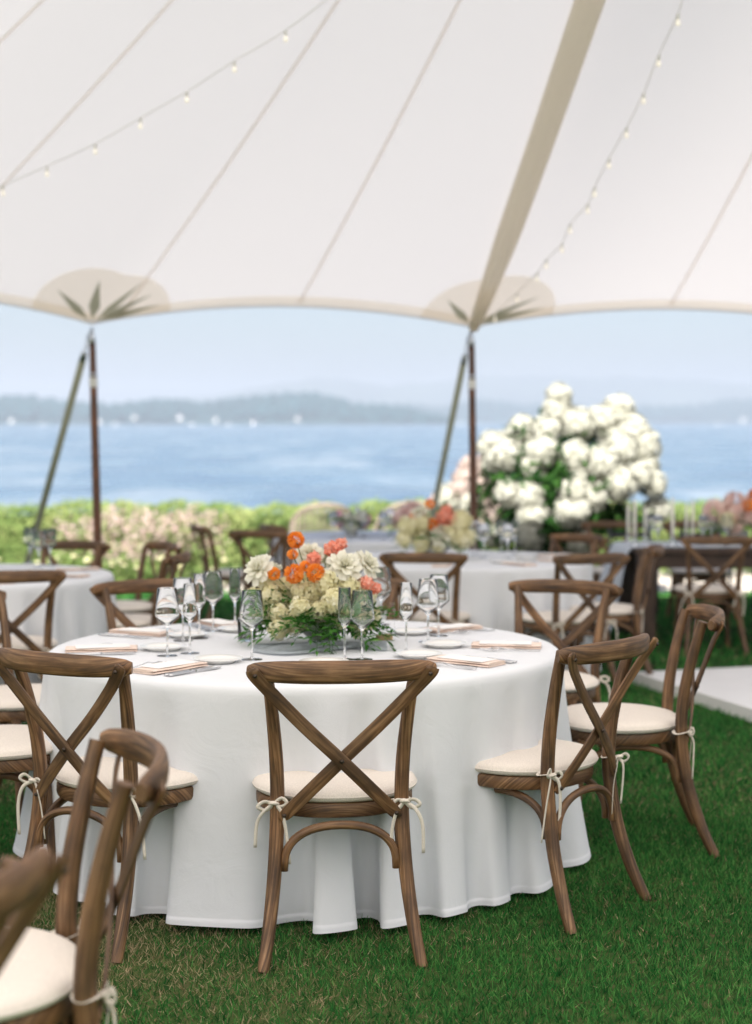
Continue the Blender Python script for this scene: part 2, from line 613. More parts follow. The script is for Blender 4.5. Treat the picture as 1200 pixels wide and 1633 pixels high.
def scatter(tv, tf, M, pos, size, tone, tone_off=None):
    """Copies of a template (k verts) into one vertex / face array."""
    tv = np.asarray(tv, float)
    tf = np.asarray(tf, int)
    N = len(pos)
    sz = np.broadcast_to(np.asarray(size, float), (N,))
    V = np.einsum('nij,kj->nki', M, tv) * sz[:, None, None] + pos[:, None, :]
    F = tf[None] + (np.arange(N) * len(tv))[:, None, None]
    T = np.repeat(np.asarray(tone, float)[:, None], len(tv), 1)
    if tone_off is not None:
        T = T + np.asarray(tone_off)[None]
    return V.reshape(-1, 3), F.reshape(-1, tf.shape[1]), np.clip(T, 0, 1).ravel()


def join_arrays(parts):
    V, F, T, b = [], [], [], 0
    for v, f, t in parts:
        V.append(v)
        F.append(f + b)
        T.append(t)
        b += len(v)
    return np.concatenate(V), np.concatenate(F), np.concatenate(T)


def sphere_dirs(n, jitter=0.0, zmin=-1.0):
    i = np.arange(n) + 0.5
    z = 1 - (1 - zmin) * i / n
    ph = i * PI * (3 - math.sqrt(5))
    r = np.sqrt(np.clip(1 - z * z, 0, 1))
    d = np.stack([r * np.cos(ph), r * np.sin(ph), z], 1)
    if jitter:
        d += rng.normal(0, jitter, d.shape)
        d /= np.linalg.norm(d, axis=1, keepdims=True)
    return d


# ------------------------------------------------------------------ lawn, path, bank, lake, far shore
def struct(name, me, m):
    o = obj(name, me, m)
    o['kind'] = 'structure'
    return o


V = []
xs = np.linspace(-60, 60, 61)
ys = np.concatenate([np.linspace(-25, 26, 52), [28, 32, 38, 46]])
for y in ys:
    for x in xs:
        z = 0.0
        if y > 26:
            z = -2.6 * (y - 26) / 14.0 - 0.0
        V.append((x, y, z))
F = [(j * 61 + i, j * 61 + i + 1, (j + 1) * 61 + i + 1, (j + 1) * 61 + i) for j in range(len(ys) - 1) for i in range(60)]
struct('lawn', np_mesh('lawn', np.array(V), np.array(F), smooth=True), LAWN)

PATH_Y0, PATH_Y1 = 15.6, 18.6
mb = MB()
n = 80
vv, ff = [], []
for i in range(n + 1):
    x = -30 + 60 * i / n
    w = 0.12 * math.sin(x * 1.3) + 0.06 * math.sin(x * 3.1)
    vv += [(x, PATH_Y0 + w, 0.012), (x, PATH_Y1 + 0.5 * w, 0.012)]
ff = [(2 * i, 2 * i + 2, 2 * i + 3, 2 * i + 1) for i in range(n)]
struct('gravel_path', mb.add(vv, ff).mesh('gravel_path'), GRAVEL)

WATER_Z = -3.0
me = np_mesh('lake', np.array([(-7000, 33, WATER_Z), (7000, 33, WATER_Z), (7000, 9000, WATER_Z), (-7000, 9000, WATER_Z)], float), np.array([(0, 1, 2, 3)]))
o = struct('lake', me, WATER)
GRAVITY.add(o.name)

CAMZ = cam.location.z


def far_ridge(name, m, dist, prof, depth, rough, seed):
    """A wooded ridge at a distance; prof = (pixel x, pixel y of its crest)."""
    r = np.random.default_rng(seed)
    px = np.array([p[0] for p in prof], float)
    py = np.array([p[1] for p in prof], float)
    nx, ny = 260, 10
    V = []
    X = np.linspace((px[0] - 600) / F_PX * dist, (px[-1] - 600) / F_PX * dist, nx)
    crest = CAMZ + (672.5 - np.interp(600 + X / dist * F_PX, px, py)) / F_PX * dist
    wob = sum(np.sin(X * 2 * PI / (dist * w) + r.uniform(0, 6.3)) * a for w, a in ((0.05, 0.5), (0.021, 0.3), (0.009, 0.2)))
    crest = crest + wob * rough
    for j in range(ny):
        t = j / (ny - 1)
        h = math.sin(t * PI) ** 0.8 if t < 1 else 0
        for i in range(nx):
            z = WATER_Z - 0.5 + (crest[i] - WATER_Z) * h * (1 if t <= 0.5 else 1)
            V.append((X[i], dist + (t - 0.5) * depth + 0.04 * depth * math.sin(X[i] * 40 / dist + j), z))
    F = [(j * nx + i, j * nx + i + 1, (j + 1) * nx + i + 1, (j + 1) * nx + i) for j in range(ny - 1) for i in range(nx - 1)]
    o = struct(name, np_mesh(name, np.array(V), np.array(F), smooth=True), m)
    GRAVITY.add(o.name)
    return X, crest


shore_prof = [(-900, 655), (-500, 648), (-200, 652), (0, 651), (100, 655), (200, 656), (280, 650), (370, 645), (450, 648), (530, 647), (575, 655), (625, 664), (680, 672), (720, 676)]
X1, C1 = far_ridge('near_headland', HILL, 2500, shore_prof, 420, 2.0, 3)
head_prof = [(420, 668), (520, 660), (600, 655), (680, 652), (760, 650), (850, 653), (950, 655), (1050, 659), (1110, 655), (1160, 648), (1240, 640), (1500, 636), (2000, 640)]
X2, C2 = far_ridge('far_headland', HILL, 3900, head_prof, 600, 3.0, 5)
mt_prof = [(-1500, 650), (-600, 655), (-100, 655), (200, 648), (360, 628), (440, 612), (500, 603), (560, 606), (620, 616), (680, 610), (760, 601), (840, 598), (930, 601), (1010, 604), (1100, 606), (1200, 612), (1400, 606), (1900, 625), (2600, 640)]
far_ridge('mountains', MOUNT, 6500, mt_prof, 1800, 6.0, 9)


def far_woods(name, dist, X, crest, depth, n, hmin, hmax, seed, label):
    r = np.random.default_rng(seed)
    # template: a conifer of two stacked cones, unit height
    tv, tf = [], []
    for z0, z1, rad in ((0.0, 0.6, 0.20), (0.35, 1.0, 0.13)):
        b = len(tv)
        for k in range(6):
            tv.append((rad * math.cos(k * PI / 3), rad * math.sin(k * PI / 3), z0))
        tv.append((0, 0, z1))
        for k in range(6):
            tf.append((b + k, b + (k + 1) % 6, b + 6))
    # a round-headed tree
    tv2, tf2 = [(0, 0, 0.15)], []
    for z, rad in ((0.35, 0.26), (0.65, 0.30), (0.88, 0.18)):
        for k in range(6):
            tv2.append((rad * math.cos(k * PI / 3 + z), rad * math.sin(k * PI / 3 + z), z))
    tv2.append((0, 0, 1.0))
    for k in range(6):
        k2 = (k + 1) % 6
        tf2.append((0, 1 + k2, 1 + k))
        for q in range(2):
            a = 1 + q * 6
            tf2 += [(a + k, a + k2, a + 6 + k2), (a + k, a + 6 + k2, a + 6 + k)]
        tf2.append((13 + k, 13 + k2, 19))
    parts = []
    for tvx, tfx, m_ in ((tv, tf, n // 2), (tv2, tf2, n - n // 2)):
        x = r.uniform(X[0], X[-1], m_)
        t = r.uniform(0.03, 0.55, m_)
        c = np.interp(x, X, crest)
        z = WATER_Z - 1 + (c - WATER_Z) * np.sin(t * PI) ** 0.8
        pos = np.stack([x, dist + (t - 0.5) * depth, z], 1)
        keep = c > WATER_Z + 2
        pos = pos[keep]
        M = np.tile(np.eye(3), (len(pos), 1, 1))
        clump = 0.75 + 0.35 * np.sin(pos[:, 0] * 0.021 + 1.3) * np.sin(pos[:, 0] * 0.0073)
        parts.append(scatter(tvx, tfx, M, pos, r.uniform(hmin, hmax, len(pos)) * clump, np.zeros(len(pos))))
    V, F, T = join_arrays(parts)
    o = obj(name, np_mesh(name, V, F), FARTREE)
    o['kind'] = 'stuff'
    tag(o, label, 'woods')
    GRAVITY.add(o.name)


far_woods('far_woods', 2500, X1, C1, 420, 5200, 12, 27, 21, 'hazy blue wooded shore across the lake on the left')
far_woods('far_woods', 3900, X2, C2, 600, 4200, 14, 28, 22, 'paler wooded headland farther off across the lake on the right')

# houses and boats along the far shore


def house(px, dist, w, h, label, zoff=0.0, gable=0.5):
    w, h = w * 0.58, h * 0.62
    x = (px - 600) / F_PX * dist
    r = thing('shore_house', label, 'house', (x, dist, WATER_Z + zoff), random.uniform(-0.4, 0.4), 'pale houses on the far shore')
    GRAVITY.add(r.name)
    m = MB()
    box(m, -w / 2, w / 2, -w * 0.35, w * 0.35, -2, h)
    obj('wall', m.mesh('house_wall', False), HOUSE_W, r)
    m = MB()
    rh = w * 0.28 * gable * 2
    m.add([(-w * .56, -w * .42, h), (w * .56, -w * .42, h), (w * .56, w * .42, h), (-w * .56, w * .42, h), (-w * .56, 0, h + rh), (w * .56, 0, h + rh)],
          [(0, 1, 5, 4), (2, 3, 4, 5), (3, 0, 4), (1, 2, 5), (3, 2, 1, 0)])
    obj('roof', m.mesh('house_roof', False), HOUSE_R, r)
    for i in range(3):
        m = MB()
        xx = (-0.3 + 0.3 * i) * w
        box(m, xx - w * .07, xx + w * .07, -w * .352, -w * .345, h * .35, h * .75)
        obj('window', m.mesh('house_window', False), WINDOW_M, r)
    return r


def boat(px, dist, L, label, sail=False):
    L = L * 0.65
    x = (px - 600) / F_PX * dist
    r = thing('motor_yacht' if not sail else 'sailing_boat', label, 'boat', (x, dist, WATER_Z), random.uniform(-0.3, 0.3), 'white boats out on the lake')
    GRAVITY.add(r.name)
    m = MB()
    sec = []
    for i in range(9):
        t = i / 8
        w = 0.15 * L * (1 - max(0, (t - 0.45) / 0.55) ** 2) * 0.98 + 0.01
        sec.append([(L * (t - .5), -w, 0.14 * L), (L * (t - .5), -w * .7, -0.02 * L), (L * (t - .5), w * .7, -0.02 * L), (L * (t - .5), w, 0.14 * L + 0.0)])
    vs = [p for s in sec for p in s]
    fs = [(i * 4 + k, (i + 1) * 4 + k, (i + 1) * 4 + (k + 1) % 4, i * 4 + (k + 1) % 4) for i in range(8) for k in range(4)]
    m.add(vs, fs + [(0, 1, 2, 3), (35, 34, 33, 32)])
    obj('hull', m.mesh('hull', False), BOAT_M, r)
    if sail:
        m = MB()
        sweep(m, [(0.05 * L, 0, .1 * L), (0.05 * L, 0, 1.3 * L)], (.012 * L, .012 * L), ns=6)
        obj('mast', m.mesh('mast'), BOAT_M, r)
        m = MB()
        m.add([(0.04 * L, 0.01, .25 * L), (-.42 * L, .04 * L, .27 * L), (0.04 * L, .01, 1.25 * L), (-.2 * L, .05 * L, .7 * L)], [(0, 1, 3), (0, 3, 2)])
        obj('sail', m.mesh('sail'), SAND, r)
    else:
        m = MB()
        box(m, -.28 * L, .2 * L, -.11 * L, .11 * L, .13 * L, .27 * L)
        box(m, -.2 * L, .05 * L, -.09 * L, .09 * L, .27 * L, .36 * L)
        obj('cabin', m.mesh('cabin', False), BOAT_M, r)
        m = MB()
        box(m, -.25 * L, .17 * L, -.112 * L, -.108 * L, .18 * L, .24 * L)
        obj('window', m.mesh('cabin_window', False), WINDOW_M, r)
    return r


house(288, 2295, 11, 7, 'brightest white house on the far shore, right of the left tent pole', 9)
house(345, 2295, 9, 6, 'white house with a grey roof on the shore between the two poles', 6)
house(215, 2300, 9, 5, 'small pale house among trees on the far shore just right of the left pole', 10)
house(160, 2292, 10, 5, 'low pale house at the water directly beside the left pole', 3)
house(475, 2300, 10, 9, 'tall pale house on the far shore above the orange dahlias', 6)
house(20, 2300, 10, 5, 'pale house on the far shore at the left end of the lake', 5)
house(405, 2292, 9, 5, 'low white house at the water above the white lisianthus', 2)
boat(307, 1900, 11, 'white motor yacht moored beside the brightest house on the far shore')
boat(185, 1950, 11, 'white motor yacht just right of the left tent pole')
boat(70, 2000, 9, 'white motor yacht near the left end of the far shore')
boat(365, 2000, 10, 'long white boat under the grey-roofed house on the far shore')
boat(637, 2500, 12, 'lone white boat on the lake left of the right tent pole')
boat(735, 2900, 13, 'pale boat on the lake behind the right pole')
boat(1145, 2300, 11, 'white motor boat on the lake beyond the pink dahlias at right')
house(1185, 3590, 16, 9, 'pale house on the far headland at the right end of the lake', 6)

# ------------------------------------------------------------------ haze
HAZE = True
if HAZE:
    mb = MB()
    box(mb, -6900, 6900, -80, 8800, -8, 225)
    hz = obj('haze', mb.mesh('haze', False))
    hz['kind'] = 'stuff'
    tag(hz, 'pale blue summer haze over the lake', 'haze')
    GRAVITY.add(hz.name)
    hm = bpy.data.materials.new('haze')
    hm.use_nodes = True
    hn = hm.node_tree.nodes
    hn.remove(hn['Principled BSDF'])
    pv = hn.new('ShaderNodeVolumePrincipled')
    pv.inputs['Color'].default_value = (0.85, 0.868, 0.92, 1)
    pv.inputs['Density'].default_value = 0.00030
    pv.inputs['Anisotropy'].default_value = 0.35
    hm.node_tree.links.new(pv.outputs[0], hn['Material Output'].inputs['Volume'])
    hz.data.materials.append(hm)

# ------------------------------------------------------------------ the sailcloth tent
RIDGE_Y = 5.5
POLES_X = [-11.9, -8.72, -5.50, -2.30, 0.79, 3.95, 7.1, 10.3]
POLES_Y = [10.9, 11.2, 11.5, 11.78, 12.05, 12.2, 12.2, 12.2]
POLE_Z = 2.56
SEAMS = [-8.2, -6.7, -5.2, -3.65, -2.07, -0.62, 0.8, 2.39, 3.9, 5.4, 7.0, 8.6]
RX_U = [-11.9, -8.2, -6.7, -5.2, -3.65, 0.8, 2.39, 3.9, 5.4, 10.3]
RX_X = [-6.0, -1.0, 1.1, 1.3, 1.45, 1.62, 2.75, 4.2, 5.7, 9.2]


def eave(u):
    i = max(0, min(len(POLES_X) - 2, int(np.searchsorted(POLES_X, u)) - 1))
    f = (u - POLES_X[i]) / (POLES_X[i + 1] - POLES_X[i])
    s = math.sin(PI * min(1, max(0, f))) ** 0.85
    y = POLES_Y[i] * (1 - f) + POLES_Y[i + 1] * f
    q = 1.6 if i == 2 else 1.0
    return Vector((u, y - 0.28 * s * q, POLE_Z + 0.13 * s * q))


def ridge(u):
    x = float(np.interp(u, RX_U, RX_X))
    z = 5.3 + 0.45 * max(math.exp(-((x - p) / 0.9) ** 2) for p in (1.55, 7.4, -4.6))
    return Vector((x, RIDGE_Y, z))


def canopy(u, v):
    e, r = eave(u), ridge(u)
    if v > 1:
        e = Vector((e.x, 2 * RIDGE_Y - e.y, e.z))
        v = 2 - v
    p = e.lerp(r, v)
    p.z -= 0.12 * 4 * v * (1 - v)
    return p


def canopy_n(u, v):
    a = canopy(u + 0.02, v) - canopy(u - 0.02, v)
    b = canopy(u, v + 0.01) - canopy(u, v - 0.01 if v > 0.01 else 0)
    nn = a.cross(b).normalized()
    return nn if nn.z < 0 else -nn      # towards the inside


tent = thing('sailcloth_tent', 'large white sailcloth tent roof with scalloped edge over the dining tables', 'tent', (0, 5.5, 0))
TO = Vector((0, 5.5, 0))


def tent_part(name, me, m, parent=None):
    o = obj(name, me, m, parent or tent)
    if parent is None:
        o.location = -TO
    return o


bounds = [-11.9] + SEAMS + [10.3]
NV = 36
for a, b in zip(bounds[:-1], bounds[1:]):
    mb = MB()
    nu = 12
    vs, fs, uv = [], [], []
    for j in range(NV + 1):
        v = 2 * j / NV
        for i in range(nu + 1):
            u = a + (b - a) * i / nu
            vs.append(canopy(u, v))
            uv.append((v * 8, u))
    for j in range(NV):
        for i in range(nu):
            fs.append((j * (nu + 1) + i, j * (nu + 1) + i + 1, (j + 1) * (nu + 1) + i + 1, (j + 1) * (nu + 1) + i))
    mb.add(vs, fs, uv)
    tent_part('canopy_panel', mb.mesh('canopy_panel'), TENT)
for u in SEAMS:
    if abs(u - 0.8) < 0.01:
        continue
    mb = MB()
    pts = [canopy(u, 0.004 + 0.99 * k / 30) + canopy_n(u, 0.02 + 0.95 * k / 30) * 0.006 for k in range(31)]
    sweep(mb, pts, (0.013, 0.0025), hint=(0, 0, 1), ns=6)
    tent_part('seam', mb.mesh('seam'), SEAM)
# the fat padded sleeve over the rafter rope from the right pole to the peak
mb = MB()
pts = [canopy(0.8, 0.005 + 0.99 * k / 24) + canopy_n(0.8, 0.03 + 0.94 * k / 24) * 0.055 for k in range(25)]
sweep(mb, pts, lambda t: (0.045 + 0.045 * min(1, t * 5) ** 0.7, 0.04 + 0.03 * min(1, t * 5)), hint=(0, 0, 1), ns=14)
tent_part('rope_sleeve', mb.mesh('rope_sleeve'), thin_mat('padded sleeve', (0.86, 0.81, 0.74), (0.90, 0.85, 0.77), 0.72, nscale=20, namt=0.04))
# the doubled hem of each bay
for i in range(len(POLES_X) - 1):
    a, b = POLES_X[i], POLES_X[i + 1]
    mb = MB()
    vs, fs = [], []
    for k in range(41):
        u = a + (b - a) * k / 40
        e = eave(u)
        nn = canopy_n(u, 0.02)
        inn = (canopy(u, 0.03) - e).normalized()
        vs += [e + inn * 0.13 + nn * 0.006, e + nn * 0.010 + Vector((0, 0, -0.006)), e + Vector((0, 0.012, -0.03)), e + Vector((0, 0.02, 0.0))]
    for k in range(40):
        for q in range(3):
            fs.append((k * 4 + q, k * 4 + 4 + q, k * 4 + 5 + q, k * 4 + 1 + q))
    mb.add(vs, fs)
    tent_part('hem', mb.mesh('hem'), PATCH)
# half-round corner reinforcements with their radiating webbing rays
for pi_ in range(2, 6):
    u0 = POLES_X[pi_]
    mb = MB()
    vs, fs = [], []
    na, nr = 28, 8

    def patch_pt(ang, rad, off):
        v = max(0.0, rad * math.sin(ang) * 0.105)
        u = u0 + rad * 0.11 + 0.53 * rad * math.cos(ang) - max(0.0, float(np.interp(u0, RX_U, RX_X)) - u0 - 1.9) * v
        return canopy(u, v) + canopy_n(u, v + 0.01) * off

    for i in range(na + 1):
        for j in range(nr + 1):
            vs.append(patch_pt(PI * i / na, j / nr + 0.02, 0.012))
    for i in range(na):
        for j in range(nr):
            fs.append((i * (nr + 1) + j, i * (nr + 1) + j + 1, (i + 1) * (nr + 1) + j + 1, (i + 1) * (nr + 1) + j))
    mb.add(vs, fs)
    pt = tent_part('reinforcement_patch', mb.mesh('reinforcement_patch'), PATCH)
    for ang, L in ((0.22, 0.84), (0.58, 0.80), (1.02, 0.86), (1.75, 0.76), (2.55, 0.76)):
        if pi_ == 4 and abs(ang - 1.02) < 0.1:
            continue
        mb = MB()
        vs, fs = [], []
        for k in range(9):
            t = k / 8
            w = 0.17 * (math.sin(min(1, t / 0.35) * PI / 2) if t < 0.35 else 1 - ((t - 0.35) / 0.65)) + 0.004
            w *= 0.9 if t > 0.02 else 0.3
            rad = 0.06 + L * t
            vs += [patch_pt(ang - w * 0.5 / max(0.35, rad) * 1.05, rad, 0.02), patch_pt(ang + w * 0.5 / max(0.35, rad) * 1.05, rad, 0.02)]
        for k in range(8):
            fs.append((2 * k, 2 * k + 1, 2 * k + 3, 2 * k + 2))
        mb.add(vs, fs)
        tent_part('patch_ray', mb.mesh('patch_ray'), RAY, pt)

# side poles and their guy straps


def tent_pole(i, lean, label):
    top = Vector((POLES_X[i], POLES_Y[i], POLE_Z - 0.03))
    base = Vector((POLES_X[i] + lean[0], POLES_Y[i] + lean[1], 0.0))
    r = thing('tent_pole', label, 'tent pole', base, 0, 'wooden side poles of the tent')
    d = top - base
    mb = MB()
    n = 20
    sweep(mb, [d * (k / n * 0.955) for k in range(n + 1)], lambda t: (0.036 - 0.010 * t ** 2, 0.036 - 0.010 * t ** 2), ns=14)
    obj('shaft', mb.mesh('pole_shaft'), POLE_WOOD, r)
    mb = MB()
    sweep(mb, [d * t for t in (0.94, 0.955, 0.956, 0.975, 0.99)], lambda t: (0.028 if t < 0.6 else 0.012,) * 2, ns=12)
    obj('metal_cap', mb.mesh('pole_cap'), METAL, r)
    mb = MB()
    sweep(mb, [d * t for t in (0.80, 0.803, 0.83, 0.832)], lambda t: (0.035,) * 2, ns=14)
    obj('tape_band', mb.mesh('tape_band'), SAND, r)
    mb = MB()
    sweep(mb, [d * t for t in (0.838, 0.846)], (0.034, 0.034), ns=14)
    obj('steel_ring', mb.mesh('steel_ring'), METAL, r)
    return r


tent_pole(3, (0.05, 0.0), 'dark reddish wooden tent pole standing on the left')
tent_pole(4, (0.035, 0.0), 'dark reddish wooden tent pole in front of the white hydrangeas')


def guy(i, end, label):
    top = Vector((POLES_X[i] - 0.01, POLES_Y[i] + 0.03, POLE_Z - 0.05))
    r = thing('guy_strap', label, 'guy strap', end, 0, 'olive guy straps of the tent')
    t0 = top - end
    mb = MB()
    sweep(mb, [t0 * 0.905, t0 * 0.5, t0 * 0.02, Vector((0, 0, -0.05))], (0.031, 0.004), hint=(0.35, -1, 0), ns=8, power=0.5)
    obj('webbing', mb.mesh('webbing'), STRAP, r)
    mb = MB()
    sweep(mb, [t0 * 0.90, t0 * 0.925], (0.030, 0.012), hint=(0.35, -1, 0), ns=8)
    for q in (0.93, 0.95, 0.97):
        c = t0 * q
        sweep(mb, [c + Vector((0.012 * math.cos(a), 0.0, 0.028 * math.sin(a))) for a in np.linspace(0, 2 * PI, 12, endpoint=False)], (0.005, 0.005), ns=6, closed=True)
    sweep(mb, [t0 * 0.965, t0], (0.007, 0.007), ns=6)
    obj('shackle', mb.mesh('shackle'), METAL, r)


guy(3, Vector((-3.50, 14.0, 0.0)), 'olive webbing strap running down to the left from the left tent pole')
guy(4, Vector((0.38, 14.3, 0.0)), 'olive webbing strap running down to the left from the right tent pole')

# string lights: cables under the canopy with their bulbs
UG = [(u, v) for u in np.linspace(-7, 6, 160) for v in np.linspace(0, 0.98, 120)]
PG = np.array([canopy(u, v) for u, v in UG])


def proj(P):
    p = PITCH - SLOPE
    y, z = P[:, 1], P[:, 2] - CAM_H
    dep = y * math.cos(p) - z * math.sin(p)
    up = z * math.cos(p) + y * math.sin(p)
    return np.stack([CX + F_PX * P[:, 0] / dep, CY - F_PX * up / dep], 1)


PX = proj(PG)


def under_canopy(px, py, k):
    d = np.hypot(PX[:, 0] - px, PX[:, 1] - py)
    q = PG[int(np.argmin(d))]
    return atd(px, py, q[1] * k)


mb = MB()
sweep(mb, [(0, 0, 0.0), (0, 0, -0.006), (0, 0, -0.03)], (0.009, 0.009), ns=8)
ME_SOCK = mb.mesh('socket')
mb = MB()
lathe(mb, [(r_ * 0.78, -0.03 + (z_ + 0.03) * 0.8) for r_, z_ in [(0.001, -0.028), (0.009, -0.03), (0.014, -0.045), (0.018, -0.058), (0.016, -0.070), (0.008, -0.078), (0.0005, -0.080)]], 12)
ME_BULB = mb.mesh('bulb')
ME_SOCK.materials.append(SOCKET)
ME_BULB.materials.append(BULB)


def string_lights(pix, bulbs, k0, k1, label):
    P = [under_canopy(x, y, k0 + (k1 - k0) * i / (len(pix) - 1)) for i, (x, y) in enumerate(pix)]
    r = thing('string_lights', label, 'string lights', P[0], 0, 'string lights under the tent roof')
    mb = MB()
    sweep(mb, spl([p - P[0] for p in P], 6), (0.003, 0.003), ns=6)
    obj('cable', mb.mesh('light_cable'), CABLE, r)
    yy = [p[0] for p in pix]
    order = np.argsort(yy)
    for bx, by in bulbs:
        t = np.interp(bx, np.array(yy)[order], order.astype(float))
        i = min(len(P) - 2, int(t))
        c = P[i].lerp(P[i + 1], t - i)
        s = obj('socket', ME_SOCK, None, r, c - P[0])
        obj('bulb', ME_BULB, None, s)


string_lights([(-40, 322), (5, 296), (75, 265), (152, 229), (224, 188), (298, 146), (374, 97), (456, 48), (530, -8)],
              [(5, 303), (75, 270), (152, 236), (224, 195), (298, 153), (374, 104), (456, 54)], 0.985, 0.985,
              'string of small bulbs crossing the canopy at upper left')
string_lights([(1090, -10), (1082, 22), (1051, 88), (1027, 148), (1000, 203), (972, 252), (949, 298), (938, 325), (910, 357), (897, 388), (872, 414), (857, 435), (822, 470), (790, 500)],
              [(1082, 28), (1051, 95), (1027, 155), (1000, 210), (972, 258), (949, 305), (938, 330), (910, 363), (897, 395), (872, 420), (857, 440), (825, 474), (790, 507)], 0.985, 0.985,
              'string of small bulbs hanging down the right canopy to the right pole')

# ------------------------------------------------------------------ cross-back chair
CHAIRS = 'wooden cross-back dining chairs'


def seat_outline(k, n=56):
    out = []
    for i in range(n):
        th = 2 * PI * i / n
        c, s = math.cos(th), math.sin(th)
        x = 0.238 * math.copysign(abs(c) ** 0.78, c)
        y = 0.215 * math.copysign(abs(s) ** 0.80, s) + 0.012
        x *= 1 - 0.20 * max(0.0, -s) ** 1.2
        out.append((x * k, y * k))
    return out


def ring_stack(mb, rings):
    """rings = (scale, z) of the seat outline, capped both ends."""
    n = 56
    vs, fs = [], []
    for k, z in rings:
        vs += [(x, y, z) for x, y in seat_outline(k, n)]
    for i in range(len(rings) - 1):
        for k in range(n):
            k2 = (k + 1) % n
            fs.append((i * n + k, i * n + k2, (i + 1) * n + k2, (i + 1) * n + k))
    fs.append(tuple(range(n - 1, -1, -1)))
    fs.append(tuple((len(rings) - 1) * n + k for k in range(n)))
    uv = [(p[0], p[1] + p[2]) for p in vs]
    mb.add(vs, fs, uv)


def bow(mb, c, s, seed):
    r = random.Random(seed)
    x, y, z = c
    flat = (0.0062, 0.0010)
    # wrap round the post
    sweep(mb, [(x + 0.024 * math.cos(a), y + 0.024 * math.sin(a), z + 0.003 * math.sin(2 * a)) for a in np.linspace(0, 2 * PI, 18, endpoint=False)],
          (0.0075, 0.0015), hint=None, ns=6, closed=True)
    k = Vector((x + s * 0.008, y - 0.027, z))
    sweep(mb, spl([k + Vector((-0.010, 0, 0.002)), k + Vector((0, -0.008, 0.004)), k + Vector((0.010, 0, 0))], 4), (0.010, 0.006), ns=8)
    for sg in (-1, 1):
        w, h = r.uniform(0.035, 0.05), r.uniform(-0.006, 0.018)
        pts = spl([k, k + Vector((sg * w * 0.6, -0.012, h + 0.010)), k + Vector((sg * w, -0.016, h - 0.004)), k + Vector((sg * w * 0.5, -0.008, h - 0.016)), k], 5)
        sweep(mb, pts, flat, hint=(0, 1, 0.3), ns=6)
    for sg in (-1, 1):
        L = r.uniform(0.12, 0.20)
        o = r.uniform(0.01, 0.06)
        pts = spl([k, k + Vector((sg * o * 0.6, -0.014, -0.02)), k + Vector((sg * o, -0.012, -L * 0.45)), k + Vector((sg * o * 1.2 + r.uniform(-.01, .01), -0.006, -L))], 6)
        sweep(mb, pts, flat, hint=(r.uniform(-.5, .5), 1, 0.1), ns=6)


